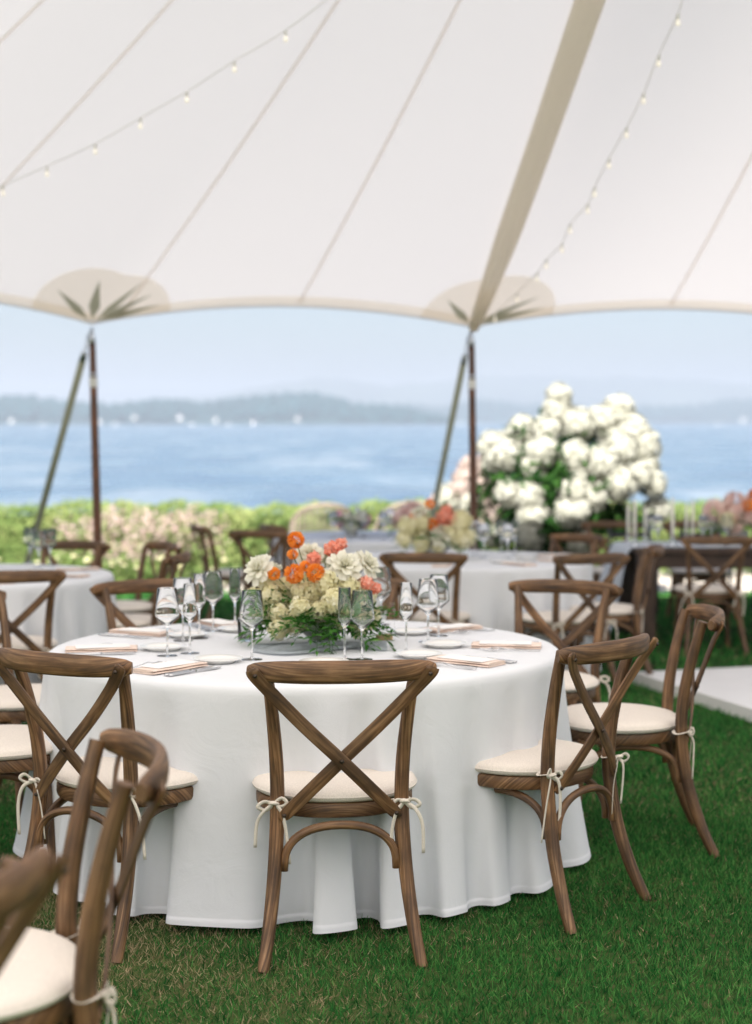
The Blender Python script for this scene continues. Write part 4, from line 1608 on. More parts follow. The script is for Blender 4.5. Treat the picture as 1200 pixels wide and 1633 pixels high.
ME_DAHLIA = [dahlia_mesh(s) for s in (1, 2)]
ME_ROSE = [rose_mesh(s) for s in (3, 4, 5)]
ME_STOCK = [cluster_mesh('stock_blossom', s, 46, (1, 1, 1.15), 0.36, 0.3) for s in (6, 7, 8)]
ME_CORAL = [cluster_mesh('sweet_pea', s, 12, (1, 1, 1), 0.75, 0.5) for s in (9, 10)]
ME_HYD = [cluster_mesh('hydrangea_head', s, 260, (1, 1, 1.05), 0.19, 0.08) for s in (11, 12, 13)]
ME_SPRAY = [spray_mesh(s) for s in (14, 15, 16)]
ME_TRAIL = spray_mesh(17, 18, 0.26, 0.75, 0.042)
for grp, m_ in ((ME_DAHLIA, ORANGE), (ME_ROSE, WHITE), (ME_STOCK, CREAM), (ME_CORAL, CORAL), (ME_HYD, HYDW), (ME_SPRAY + [ME_TRAIL], RUSCUS)):
    for x in grp:
        x.materials.append(m_)


def recolor(src, m_):
    out = []
    for s in src:
        c = s.copy()
        c.materials.clear()
        c.materials.append(m_)
        out.append(c)
    return out


ME_DAHLIA_PINK = recolor(ME_DAHLIA, PINK)
ME_HYD_PINK = recolor(ME_HYD, PINKW)
ME_CLUSTER_MAGENTA = recolor(ME_STOCK, MAGENTA)
KIND = {'dahlia': ME_DAHLIA, 'white_rose': ME_ROSE, 'stock_blossom': ME_STOCK, 'sweet_pea': ME_CORAL, 'pink_dahlia': ME_DAHLIA_PINK,
        'hydrangea_head': ME_HYD, 'blush_hydrangea_head': ME_HYD_PINK, 'magenta_blossom': ME_CLUSTER_MAGENTA}


def put(root, kind, off, rad, face=None, parent=None):
    me_ = random.choice(KIND[kind])
    o = obj(kind, me_, None, parent or root, off)
    if face is None:
        face = Vector((off[0], off[1], abs(off[2]) * 0.6 + 0.1))
    q = Vector(face).normalized().to_track_quat('X' if 'dahlia' in kind else 'Z', 'Y')
    o.rotation_euler = (q @ Matrix.Rotation(random.uniform(0, 6.28), 3, 'X' if 'dahlia' in kind else 'Z').to_quaternion()).to_euler()
    k = rad * random.uniform(0.95, 1.05)
    o.scale = (k, k, k)
    return o


def stem(root, off, z0=0.06, rad=0.0022):
    mb = MB()
    sweep(mb, spl([(off[0] * 0.15, off[1] * 0.15, z0), (off[0] * 0.55, off[1] * 0.55, off[2] * 0.55 + z0 * 0.5), tuple(off)], 4), (rad, rad), ns=6)
    return obj('stem', mb.mesh('stem'), STEM, root)


def spray(root, ang, z, rad0, tilt, k, me_=None):
    o = obj('leaf_spray', me_ or random.choice(ME_SPRAY), None, root, (rad0 * math.cos(ang), rad0 * math.sin(ang), z))
    o.rotation_euler = (tilt, random.uniform(-.3, .3), ang - PI / 2)
    o.scale = (k, k, k)
    return o


# main bouquet
BC = T1 + Vector((0.06, 0.02, TZ + 0.001))
main = thing('flower_centrepiece', 'low bouquet of orange dahlias, white roses and cream stock on the main table', 'flower arrangement', BC)
mb = MB()
lathe(mb, [(0.001, 0.0), (0.05, 0.0), (0.055, 0.008), (0.045, 0.02), (0.09, 0.06), (0.11, 0.10), (0.104, 0.10), (0.08, 0.06), (0.001, 0.03)], 28)
obj('bowl', mb.mesh('bowl'), VASE, main)


def boff(px, py, depth):
    return atd(px, py, BC.y + depth) - BC


for px, py, d, r_ in ((472, 861, -0.02, .033), (467, 884, -0.04, .022), (469, 915, -0.14, .036), (504, 914, -0.15, .037), (437, 915, -0.08, .026), (487, 903, -0.10, .022)):
    o = boff(px, py, d)
    put(main, 'dahlia', o, r_, face=(o.x * 1.2, -0.5, 0.55))
    stem(main, o)
for px, py, d, r_, fc in ((413, 909, -0.06, .056, (-0.6, -0.6, 0.5)), (494, 884, 0.04, .050, (-0.1, -0.5, 0.8)), (550, 903, -0.08, .060, (0.25, -0.6, 0.7)), (585, 900, 0.02, .052, (0.7, -0.4, 0.6)), (520, 890, 0.14, .05, (0.1, 0.6, 0.7)), (430, 915, 0.14, .05, (-0.5, 0.6, 0.6))):
    o = boff(px, py, d)
    put(main, 'white_rose', o, r_, face=fc)
    stem(main, o)
for px, py, d, r_ in ((432, 950, -0.08, .046), (446, 978, -0.12, .042), (480, 970, -0.18, .042), (455, 935, -0.03, .04), (520, 927, -0.14, .046), (532, 958, -0.17, .048), (498, 945, -0.10, .045), (444, 1004, -0.16, .038),
                      (568, 965, -0.08, .05), (572, 1002, -0.08, .036), (556, 938, -0.10, .046), (585, 945, 0.02, .045), (410, 955, 0.04, .045), (508, 975, -0.16, .04), (470, 995, -0.14, .04), (545, 985, -0.13, .042),
                      (500, 930, 0.12, .055), (550, 940, 0.16, .055), (450, 945, 0.16, .055), (480, 960, 0.05, .07), (530, 960, 0.05, .07), (420, 975, 0.06, .05), (590, 985, 0.05, .045), (428, 935, -0.04, .036), (478, 942, -0.10, .036)):
    o = boff(px, py, d)
    put(main, 'stock_blossom', o, r_)
for px, py, d, r_ in ((530, 876, -0.02, .030), (544, 868, 0.02, .022), (500, 893, -0.05, .028), (586, 930, -0.10, .024), (598, 938, -0.06, .024), (540, 884, 0.0, .02)):
    o = boff(px, py, d)
    put(main, 'sweet_pea', o, r_)
    stem(main, o)
for k in range(26):
    a = 2 * PI * k / 26 + random.uniform(-.1, .1)
    spray(main, a, random.uniform(0.07, 0.13), random.uniform(0.03, 0.09), random.uniform(-0.25, 0.35), random.uniform(0.85, 1.15))
for k in range(22):
    a = -PI / 2 + random.uniform(-1.5, 1.5)
    spray(main, a, random.uniform(0.05, 0.10), random.uniform(0.10, 0.15), random.uniform(-0.1, 0.35), random.uniform(0.7, 0.95))
for k in range(12):
    a = -PI / 2 + random.uniform(-1.2, 1.2)
    spray(main, a, random.uniform(0.09, 0.2), random.uniform(0.04, 0.1), random.uniform(0.1, 0.4), random.uniform(0.7, 1.0))
spray(main, -PI / 2 + 0.15, 0.09, 0.12, -0.35, 1.05, ME_TRAIL)
spray(main, -PI / 2 + 0.30, 0.10, 0.11, -0.30, 0.9, ME_TRAIL)
spray(main, -0.5, 0.09, 0.14, -0.2, 1.0, ME_TRAIL)

# crumpled grey gauze under the bouquet
mb = MB()
n1, n2 = 60, 28
vs, fs = [], []
for i in range(n1 + 1):
    for j in range(n2 + 1):
        s, t = i / n1, j / n2 - 0.5
        x = -0.24 + 0.48 * s
        w = 0.10 + 0.05 * math.sin(s * 7)
        y = -0.12 - 0.05 * math.sin(s * 5.0) + t * 2 * w
        z = 0.004 + (0.009 * (1 + math.sin(t * 17 + s * 5 + 1.5 * math.sin(s * 8))) + 0.006 * (1 + math.sin(t * 31 - s * 9))) * (0.35 + 0.65 * math.sin(s * PI)) * (1 - 1.6 * abs(t))
        vs.append((x, y, max(0.003, z)))
for i in range(n1):
    for j in range(n2):
        q = i * (n2 + 1) + j
        fs.append((q, q + n2 + 1, q + n2 + 2, q + 1))
mb.add(vs, fs)
o = obj('gauze_runner', mb.mesh('gauze_runner'), GAUZE, None, BC)
tag(o, 'crumpled grey-blue gauze cloth under the main bouquet', 'cloth')


def side_bouquet(c, label, flowers, seed):
    random.seed(seed)
    r = thing('flower_centrepiece', label, 'flower arrangement', c, 0, 'flower arrangements on the other tables')
    mb = MB()
    lathe(mb, [(0.001, 0.0), (0.05, 0.0), (0.055, 0.008), (0.045, 0.02), (0.09, 0.06), (0.10, 0.10), (0.095, 0.10), (0.001, 0.03)], 20)
    obj('bowl', mb.mesh('bowl'), VASE, r)
    for kind, off, rad in flowers:
        put(r, kind, off, rad)
    for k in range(16):
        a = 2 * PI * k / 16
        spray(r, a, random.uniform(0.08, 0.16), random.uniform(0.03, 0.08), random.uniform(-0.1, 0.6), random.uniform(0.9, 1.2))
    return r


def rnd_mix(n, rx, rz, kinds):
    out = []
    for k in range(n):
        a, e = random.uniform(0, 2 * PI), math.asin(random.uniform(0.0, 1))
        off = Vector((rx * math.cos(e) * math.cos(a), rx * 0.8 * math.cos(e) * math.sin(a), 0.10 + rz * math.sin(e) + random.uniform(-.02, .02)))
        kd = random.choice(kinds)
        out.append((kd, off, {'dahlia': .045, 'white_rose': .065, 'stock_blossom': .065, 'sweet_pea': .04, 'pink_dahlia': .085, 'magenta_blossom': .06}[kd]))
    return out


C2_ = at(690, 884, TZ)
C2_ = Vector((C2_.x, 9.95, TZ + .001))


def o2(px, py, d=-0.1):
    return atd(px, py, C2_.y + d) - C2_


side_bouquet(C2_, 'cream bouquet with orange dahlias on the middle table beside the right tent pole',
             [('dahlia', o2(686, 803), .034), ('dahlia', o2(690, 836), .044), ('dahlia', o2(661, 824), .032), ('sweet_pea', o2(708, 823), .05), ('sweet_pea', o2(720, 828), .05), ('sweet_pea', o2(712, 815), .04), ('stock_blossom', o2(650, 840), .075),
              ('stock_blossom', o2(672, 835), .07), ('stock_blossom', o2(735, 832), .08), ('stock_blossom', o2(728, 855), .08), ('stock_blossom', o2(742, 858), .07), ('stock_blossom', o2(645, 860), .06), ('white_rose', o2(708, 850), .08), ('stock_blossom', o2(670, 882), .04),
              ('white_rose', o2(725, 870), .06), ('stock_blossom', o2(700, 870), .05), ('white_rose', o2(668, 818), .06)] + rnd_mix(12, .17, .16, ['stock_blossom', 'white_rose']), 31)
random.seed(32)
side_bouquet(Vector((-2.54, 8.55, TZ + .001)), 'cream bouquet at the left picture edge on the left table', [('dahlia', Vector((0.02, -0.08, 0.41)), .045)] + rnd_mix(30, .24, .24, ['stock_blossom', 'white_rose', 'stock_blossom']), 33)
random.seed(34)
side_bouquet(T5 + Vector((-0.20, -0.1, TZ + .001)), 'magenta and blush flowers on the far table, left one', rnd_mix(9, .14, .10, ['magenta_blossom', 'white_rose', 'pink_dahlia']), 35)
random.seed(36)
side_bouquet(T5 + Vector((0.36, -0.1, TZ + .001)), 'magenta and blush flowers on the far table, right one', rnd_mix(8, .13, .12, ['magenta_blossom', 'pink_dahlia', 'stock_blossom']), 37)

# ------------------------------------------------------------------ long dark table, runner, candles, pink flowers
FT = (2.0, 6.6, 11.15, 12.15)
r = thing('farm_table', 'long dark wooden table at the right with thick square legs', 'table', (4.3, 11.65, 0))
O = Vector((4.3, 11.65, 0))
for k in range(5):
    mb = MB()
    y0 = FT[2] + k * 0.2
    box(mb, FT[0] - O.x, FT[1] - O.x, y0 - O.y + 0.002, y0 + 0.196 - O.y, 0.715, 0.755, 0.003)
    obj('plank', mb.mesh('plank', False), WOOD_DARK, r)
mb = MB()
box(mb, FT[0] + .10 - O.x, FT[1] - .10 - O.x, FT[2] + 0.06 - O.y, FT[2] + 0.09 - O.y, 0.60, 0.714)
obj('apron', mb.mesh('apron', False), WOOD_DARK, r)
mb = MB()
box(mb, FT[0] + .10 - O.x, FT[1] - .10 - O.x, FT[3] - 0.09 - O.y, FT[3] - 0.06 - O.y, 0.60, 0.714)
obj('apron', mb.mesh('apron', False), WOOD_DARK, r)
for lx in (FT[0] + 0.02, FT[1] - 0.16):
    for ly in (FT[2] + 0.015, FT[3] - 0.155):
        mb = MB()
        box(mb, lx - O.x, lx + .15 - O.x, ly - O.y, ly + .14 - O.y, 0.0, 0.713, 0.008)
        obj('leg', mb.mesh('farm_leg', False), WOOD_DARK, r)
# runner with its end falling to the left
mb = MB()
path = [(6.5, 0.759)] + [(x, 0.759) for x in np.linspace(6.0, 2.02, 16)] + [(1.985, 0.754), (1.965, 0.735), (1.95, 0.69), (1.93, 0.6), (1.90, 0.45), (1.87, 0.3), (1.84, 0.16), (1.80, 0.06), (1.72, 0.03), (1.62, 0.028)]
vs, fs = [], []
ny = 24
for i, (x, z) in enumerate(path):
    t = max(0, (0.75 - z) / 0.7)
    for j in range(ny + 1):
        s = j / ny
        y = 11.24 + 0.80 * s
        w = 0.035 * t * math.sin(s * 17 + 0.7) + 0.02 * t * math.sin(s * 29)
        vs.append((x - abs(w) * 0.8 + w, y + 0.04 * t * math.sin(s * 9), z + (0.002 * math.sin(x * 9 + s * 5) + 0.002 if z > 0.75 else 0)))
for i in range(len(path) - 1):
    for j in range(ny):
        q = i * (ny + 1) + j
        fs.append((q, q + ny + 1, q + ny + 2, q + 1))
mb.add(vs, fs)
o = obj('table_runner', mb.mesh('table_runner'), RUNNER)
tag(o, 'pale blue-white runner along the long dark table, its end falling to the grass', 'table runner')
ME_TAPER = MB()
lathe(ME_TAPER, [(0.0005, 0.045), (0.0115, 0.045), (0.011, 0.2), (0.0095, 0.325), (0.004, 0.345), (0.0005, 0.350)], 12)
ME_TAPER = ME_TAPER.mesh('taper')
mb = MB()
lathe(mb, [(0.0005, 0.0), (0.032, 0.0), (0.033, 0.004), (0.012, 0.012), (0.010, 0.035), (0.018, 0.05), (0.018, 0.062), (0.0125, 0.062), (0.0125, 0.046)], 16)
ME_HOLD = mb.mesh('holder')
mb = MB()
sweep(mb, [(0, 0, 0.349), (0.001, 0, 0.362)], (0.0012, 0.0012), ns=5)
ME_WICK = mb.mesh('wick')
for px, d, k, lab in ((1013, 11.5, 1.05, 'ivory taper candle, leftmost of the tall ones on the long table'), (1030, 12.0, 0.85, 'ivory taper candle behind and right of the leftmost one'), (1074, 11.45, 1.1, 'tallest ivory taper candle on the long table'),
                      (1096, 12.0, 0.9, 'ivory taper candle just right of the tallest'), (1106, 11.75, 1.0, 'ivory taper candle left of the pink flowers'), (1003, 12.0, 0.9, 'thin ivory taper candle at the left end of the long table')):
    x = (px - 600) / F_PX * d
    r = thing('taper_candle', lab, 'candle', (x, d, 0.763), 0, 'taper candles on the long table')
    r.scale = (1.15, 1.15, k)
    obj('glass_holder', ME_HOLD, GLASS, r)
    t_ = obj('taper', ME_TAPER, WAX, r)
    obj('wick', ME_WICK, BOLT, t_)
for k, (px, d) in enumerate(((1122, 11.5), (1136, 11.6), (1050, 11.5), (1040, 11.9), (1160, 11.4))):
    x = (px - 600) / F_PX * d
    glass('wine_glass', 0, 0, ['wine glass left of the pink dahlias on the long table', 'wine glass hard against the pink dahlias on the long table', 'wine glass between the two tall candles', 'wine glass behind the glass between the candles', 'wine glass under the pink dahlias on the long table'][k], pos=Vector((x, d, 0.763)))
random.seed(40)
C4_ = Vector((2.93, 11.75, 0.764))
fl = [('pink_dahlia', atd(1140, 815, 11.65) - C4_, .095), ('pink_dahlia', atd(1172, 800, 11.65) - C4_, .09), ('pink_dahlia', atd(1180, 822, 11.6) - C4_, .10), ('pink_dahlia', atd(1200, 805, 11.7) - C4_, .10), ('dahlia', atd(1205, 790, 11.7) - C4_, .06),
      ('dahlia', atd(1195, 806, 11.55) - C4_, .05), ('stock_blossom', atd(1160, 830, 11.55) - C4_, .07), ('pink_dahlia', atd(1215, 825, 11.6) - C4_, .10)]
side_bouquet(C4_, 'pink and peach dahlia bouquet on the long table at the right edge', fl + rnd_mix(10, .20, .16, ['pink_dahlia', 'stock_blossom', 'white_rose']), 41)

# black folding chairs' table side: dark padded chairs beyond the long table


def dark_chair(x, y, rz, label):
    r = thing('black_padded_chair', label, 'chair', (x, y, 0), rz, 'black chairs beyond the long table')
    mb = MB()
    box(mb, -.21, .21, -.2, .2, .42, .455, .008)
    obj('seat', mb.mesh('black_seat', False), BLACKWOOD, r)
    mb = MB()
    box(mb, -.2, .2, -.19, .19, .456, .50, .015)
    obj('seat_pad', mb.mesh('seat_pad', False), NAVY, r)
    for sx in (-.19, .19):
        mb = MB()
        sweep(mb, [(sx, -.2, 0), (sx, -.19, .45), (sx, -.25, .84)], (.016, .016), ns=8)
        obj('rear_leg', mb.mesh('black_leg'), BLACKWOOD, r)
        mb = MB()
        sweep(mb, [(sx, .18, 0), (sx, .17, .42)], (.016, .016), ns=8)
        obj('front_leg', mb.mesh('black_leg'), BLACKWOOD, r)
    for z in (.62, .72, .81):
        mb = MB()
        box(mb, -.19, .19, -.225 - (z - .6) * .12, -.21 - (z - .6) * .12, z - .025, z + .025)
        obj('back_slat', mb.mesh('back_slat', False), BLACKWOOD, r)


dark_chair(2.42, 13.6, PI, 'black padded chair seen under the long table behind the profile chair')
dark_chair(3.10, 13.6, PI, 'black padded chair seen under the long table through the cross back')
dark_chair(3.80, 13.6, PI, 'black padded chair at the right edge under the long table')

# ------------------------------------------------------------------ the tall hydrangea arrangements
random.seed(50)
HD = 14.5
HC = Vector((1.80, HD, 0))
hyd = thing('hydrangea_arrangement', 'huge arrangement of white hydrangea balls on dark foliage by the right pole', 'flower arrangement', HC)
mb = MB()
lathe(mb, [(0.001, 0), (0.22, 0), (0.24, 0.02), (0.20, 0.06), (0.17, 0.3), (0.22, 0.55), (0.25, 0.60), (0.23, 0.60), (0.001, 0.5)], 32)
obj('planter', mb.mesh('planter'), POT, hyd)
HP = [(892, 632, 0, .125), (888, 657, 0, .13), (922, 677, -.1, .16), (905, 668, .1, .13), (835, 690, 0, .155), (872, 687, -.1, .15), (960, 672, .1, .15), (987, 655, .1, .15), (1010, 687, 0, .15), (805, 725, -.1, .17), (865, 720, -.25, .15),
      (917, 728, -.3, .155), (922, 748, -.25, .13), (962, 738, -.3, .16), (992, 718, -.15, .16), (1027, 712, 0, .155), (850, 745, -.2, .13), (990, 770, -.3, .16), (1042, 772, -.1, .13), (1020, 758, -.2, .13), (812, 785, -.25, .14), (845, 793, -.3, .14),
      (850, 822, -.3, .14), (915, 780, -.35, .15), (945, 792, -.3, .14), (912, 815, -.35, .16), (846, 856, -.3, .14), (1048, 812, .1, .13), (787, 712, .1, .15), (920, 868, -.2, .15), (1030, 742, .0, .13), (975, 700, .1, .13), (790, 740, .05, .13), (880, 870, -.1, .12)]
for px, py, d, r_ in HP:
    o = atd(px, py, HD + d) - HC
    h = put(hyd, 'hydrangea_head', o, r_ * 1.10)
    mb = MB()
    sweep(mb, spl([(o.x * .1, o.y * .1, .6), (o.x * .6, o.y * .6 + .05, o.z * .6 + .3), tuple(o)], 4), (.006, .006), ns=5)
    obj('stem', mb.mesh('stem'), STEM, hyd)
for k in range(5):      # the far side
    a = random.uniform(0.2, PI - 0.2)
    e = random.uniform(0.0, 1.2)
    o = Vector((0.75 * math.cos(a) * math.cos(e), 0.3 + 0.35 * math.sin(a) * math.cos(e), 1.1 + 0.7 * math.sin(e)))
    put(hyd, 'hydrangea_head', o, random.uniform(.12, .15))


def leaf_cloud(name, n, centre, rad, leaf, seed, m_, parent, lo=0.0, hi=1.0, zsh=1.0, shell=0.35):
    r = np.random.default_rng(seed)
    d = r.normal(0, 1, (n, 3))
    d /= np.linalg.norm(d, axis=1, keepdims=True)
    rr = (1 - shell) + shell * r.random(n)
    rr = rr * (1 + 0.18 * np.sin(d[:, 0] * 4 + seed) * np.sin(d[:, 1] * 5) + 0.12 * np.sin(d[:, 2] * 7 + seed))
    pos = np.array(centre)[None] + d * rr[:, None] * np.array(rad)[None]
    nr = d + r.normal(0, 0.6, d.shape) + np.array([0, 0, 0.4])
    V, F, T = scatter(*LEAF_T, frames(nr), pos, leaf * (0.7 + 0.6 * r.random(n)), lo + (hi - lo) * r.random(n))
    o = obj(name, np_mesh(name, V, F, T), m_, parent)
    o['kind'] = 'stuff'
    return o


leaf_cloud('foliage', 3200, (0.0, -0.05, 1.18), (0.78, 0.40, 0.64), 0.13, 51, DARKLEAF, hyd, 0.0, 0.9, shell=0.7)
leaf_cloud('foliage', 900, (-0.1, -0.12, 0.72), (0.50, 0.3, 0.30), 0.14, 52, DARKLEAF, hyd, 0.0, 0.6, shell=0.8)
leaf_cloud('foliage', 500, (0.55, 0.05, 0.85), (0.45, 0.3, 0.22), 0.10, 57, DARKLEAF, hyd, 0.1, 0.8, shell=0.8)

HC2 = Vector((1.02, 14.8, 0))
hyd2 = thing('hydrangea_arrangement', 'blush pink hydrangea arrangement left of and behind the white one', 'flower arrangement', HC2)
mb = MB()
lathe(mb, [(0.001, 0), (0.18, 0), (0.20, 0.02), (0.16, 0.06), (0.14, 0.25), (0.18, 0.45), (0.20, 0.50), (0.001, 0.42)], 32)
obj('planter', mb.mesh('planter'), POT, hyd2)
for px, py, d, r_, kd in ((742, 765, 0, .14, 1), (720, 795, 0, .16, 0), (745, 800, -.1, .13, 0), (780, 777, 0, .15, 1), (775, 745, .1, .14, 1), (785, 815, -.1, .15, 1), (750, 745, .1, .12, 1), (765, 800, .1, .14, 1), (705, 800, .1, .12, 1),
                          (735, 782, -.1, .12, 1), (790, 850, -.1, .15, 0), (760, 835, -.1, .13, 1), (800, 835, 0, .13, 0)):
    o = atd(px, py, 14.8 + d) - HC2
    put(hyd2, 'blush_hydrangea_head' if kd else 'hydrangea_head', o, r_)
leaf_cloud('foliage', 900, (0.0, 0.05, 0.85), (0.42, 0.3, 0.42), 0.12, 58, DARKLEAF, hyd2, 0.0, 0.8, shell=0.7)

# ------------------------------------------------------------------ dance floor
a0, a1 = Vector((1.66, 9.3, 0)), Vector((2.04, 8.02, 0))
e1 = (a1 - a0).normalized()
e2 = Vector((-e1.y, e1.x, 0))
ang = math.atan2(e1.y, e1.x)
df = thing('dance_floor', 'white raised dance floor on the grass at the right', 'dance floor', a0, ang)
for i in range(2):
    for j in range(4):
        mb = MB()
        box(mb, i * 1.22 + .0015, (i + 1) * 1.22 - .0015, j * 1.22 + .0015, (j + 1) * 1.22 - .0015, 0.03, 0.075, .002)
        obj('floor_panel', mb.mesh('floor_panel', False), FLOORW, df)
mb = MB()
box(mb, -.008, 2 * 1.22 + .008, -.008, -.002, 0.0, .073)
box(mb, -.008, -.002, 0.0, 4 * 1.22, 0.0, .073)
obj('edge_trim', mb.mesh('edge_trim', False), SAND, df)

# ------------------------------------------------------------------ rattan lounge chairs beyond the far table


def rattan_chair(x, y, rz, label):
    r = thing('rattan_armchair', label, 'armchair', (x, y, 0), rz, 'rattan armchairs beside the hedge')
    R_ = 0.34
    for k in range(22):
        a = -0.35 + (PI + 0.7) * k / 21
        mb = MB()
        h = 0.68 + 0.27 * math.sin(max(0, min(PI, a))) ** 0.7
        sweep(mb, spl([(R_ * .9 * math.cos(a), -R_ * .9 * math.sin(a), .12), (R_ * 1.05 * math.cos(a), -R_ * 1.05 * math.sin(a), h * .6), (R_ * math.cos(a), -R_ * math.sin(a), h)], 3), (.011, .011), ns=5)
        obj('cane', mb.mesh('cane'), RATTAN, r)
    mb = MB()
    sweep(mb, [(R_ * math.cos(a), -R_ * math.sin(a), 0.68 + 0.27 * math.sin(max(0, min(PI, a))) ** 0.7) for a in np.linspace(-0.35, PI + .35, 30)], (.022, .022), ns=8)
    obj('top_rail', mb.mesh('top_rail'), RATTAN, r)
    mb = MB()
    lathe(mb, [(0.001, .12), (.33, .12), (.34, .16), (.33, .38), (.001, .38)], 28)
    obj('base', mb.mesh('rattan_base'), RATTAN, r)
    mb = MB()
    lathe(mb, [(0.001, .381), (.29, .381), (.31, .42), (.29, .47), (.001, .48)], 28)
    obj('seat_cushion', mb.mesh('rattan_cushion'), NAVY, r)


rattan_chair(-0.60, 16.0, 0.2, 'round-backed rattan armchair above the main bouquet, in front of the hedge')
rattan_chair(0.33, 16.2, PI - 0.3, 'round-backed rattan armchair left of the orange and cream bouquet, by the hedge')

# ------------------------------------------------------------------ hedge, plume flowers, daisies
hedge = thing('hedge', 'long low clipped green hedge along the lake side of the garden', 'hedge', (0, 20.2, 0))
HX0, HX1 = -13.0, 13.0
r_ = np.random.default_rng(60)


def hedge_h(x):
    return 0.80 + 0.025 * np.sin(x * 1.7 + 1) + 0.025 * np.sin(x * 4.3) + 0.03 * np.sin(x * 9.1 + 2)


def hedge_leaves(n, front):
    x = r_.uniform(HX0, HX1, n)
    h = hedge_h(x)
    if front:
        z = r_.uniform(0.02, 1, n) * h
        y = -0.62 + 0.10 * np.sin(x * 3.1 + z * 5) + 0.07 * np.sin(x * 8 + z * 11) + np.abs(r_.normal(0, 0.10, n)) + 0.25 * np.clip((z / h - 0.75) / 0.25, 0, 1) ** 2
        nr = np.stack([r_.normal(0, .5, n), np.full(n, -1.0), r_.normal(.6, .5, n)], 1)
    else:
        z = h - np.abs(r_.normal(0, 0.06, n)) + 0.05 * r_.random(n) * (r_.random(n) < 0.2)
        y = r_.uniform(-0.5, 0.7, n)
        nr = np.stack([r_.normal(0, .5, n), r_.normal(-.3, .5, n), np.full(n, 1.0)], 1)
    clump = 0.5 + 0.5 * np.sin(x * 2.3 + z * 4) * np.sin(x * 5.1 - z * 7)
    tone = np.clip(0.22 + 0.38 * clump + 0.35 * r_.random(n), 0, 1)
    return scatter(*LEAF_T, frames(nr), np.stack([x, y, z], 1), 0.075 * (0.7 + 0.7 * r_.random(n)), tone)


V, F, T = join_arrays([hedge_leaves(24000, True), hedge_leaves(15000, False)])
o = obj('foliage', np_mesh('hedge_foliage', V, F, T), HEDGE_L, hedge)
o['kind'] = 'stuff'
mb = MB()
nx = 60
vs, fs = [], []
for i in range(nx + 1):
    x = HX0 + (HX1 - HX0) * i / nx
    h = float(hedge_h(x)) - 0.12
    vs += [(x, -.42, 0), (x, -.42, h * .75), (x, -.25, h), (x, .5, h), (x, .6, 0)]
for i in range(nx):
    for q in range(4):
        fs.append((i * 5 + q, i * 5 + 5 + q, i * 5 + 6 + q, i * 5 + 1 + q))
mb.add(vs, fs)
obj('twig_core', mb.mesh('twig_core'), simple('hedge twigs', (0.035, 0.05, 0.018), 0.95, nscale=14, namt=0.5, spec=0), hedge)


def plume_clump(x, y, h, w, seed, label, nst=70, dens=1.0):
    r = np.random.default_rng(seed)
    t = thing('plume_perennial', label, 'flowering plant', (x, y, 0), 0, 'dusty pink plume flowers before the hedge')
    parts = []
    leafp = []
    for k in range(nst):
        a, q = r.uniform(0, 2 * PI), math.sqrt(r.random()) * w
        bx, by = q * math.cos(a) * .6, q * math.sin(a) * .5
        hh = h * r.uniform(.72, 1.08)
        tx, ty = q * math.cos(a) * 1.15 + r.normal(0, .03), q * math.sin(a) + r.normal(0, .03)
        m_ = int(15 * dens)
        s = r.uniform(0.42, 1.0, m_)
        wd = 0.045 * (1.15 - s) * 1.6 + 0.008
        pos = np.stack([bx + (tx - bx) * s + r.normal(0, 1, m_) * wd, by + (ty - by) * s + r.normal(0, 1, m_) * wd, hh * s], 1)
        parts.append((pos, r.random(m_)))
        m2 = 12
        s = r.uniform(0.05, 0.8, m2)
        leafp.append(np.stack([bx + (tx - bx) * s + r.normal(0, .04, m2), by + (ty - by) * s + r.normal(0, .04, m2), hh * s], 1))
    P = np.concatenate([p for p, _ in parts])
    To = np.concatenate([q for _, q in parts])
    V, F, T = scatter(*FLORET_T, frames(r.normal(0, 1, P.shape) + np.array([0, -.3, .5])), P, 0.022 * (0.7 + .6 * r.random(len(P))), 0.15 + 0.8 * To)
    o = obj('flower_plumes', np_mesh('flower_plumes', V, F, T), PERENN, t)
    o['kind'] = 'stuff'
    P = np.concatenate(leafp)
    V, F, T = scatter(*LEAF_T, frames(r.normal(0, 1, P.shape) + np.array([0, -.5, .8])), P, 0.10 * (0.6 + .7 * r.random(len(P))), 0.2 + .6 * r.random(len(P)))
    o = obj('foliage', np_mesh('perennial_leaves', V, F, T), HEDGE_L, t)
    o['kind'] = 'stuff'
    return t


plume_clump(-3.05, 17.4, 0.86, 0.42, 71, 'dusty pink plume plant directly right of the left guy strap', 80)
plume_clump(-2.55, 17.0, 0.82, 0.36, 72, 'dusty pink plume plant just right of the left pole, low in front', 70)
plume_clump(-2.15, 17.5, 0.85, 0.34, 73, 'dusty pink plume plant at the right end of the row', 64)
plume_clump(-3.6, 17.6, 0.74, 0.30, 74, 'small dusty pink plume plant behind the left table glasses', 44)
plume_clump(-2.75, 16.2, 0.50, 0.30, 75, 'low dusty plume plant at the front of the bed', 40)


def daisy_patch(x, y, seed, label):
    r = np.random.default_rng(seed)
    t = thing('daisy_clump', label, 'flowering plant', (x, y, 0), 0, 'leafy plants with white daisies')
    n = 700
    pos = np.stack([r.normal(0, .28, n), r.normal(0, .2, n), np.abs(r.normal(0.16, .12, n)) + 0.02], 1)
    V, F, T = scatter(*LEAF_T, frames(r.normal(0, 1, pos.shape) + np.array([0, -.4, .9])), pos, .09 * (.6 + .7 * r.random(n)), .1 + .6 * r.random(n))
    o = obj('foliage', np_mesh('daisy_leaves', V, F, T), HEDGE_L, t)
    o['kind'] = 'stuff'
    for k in range(9):
        q = obj('daisy', ME_STOCK[k % 3], None, t, (r.normal(0, .25), -.12 + r.normal(0, .1), .26 + .14 * r.random()))
        q.scale = (.035, .035, .018)
    return t


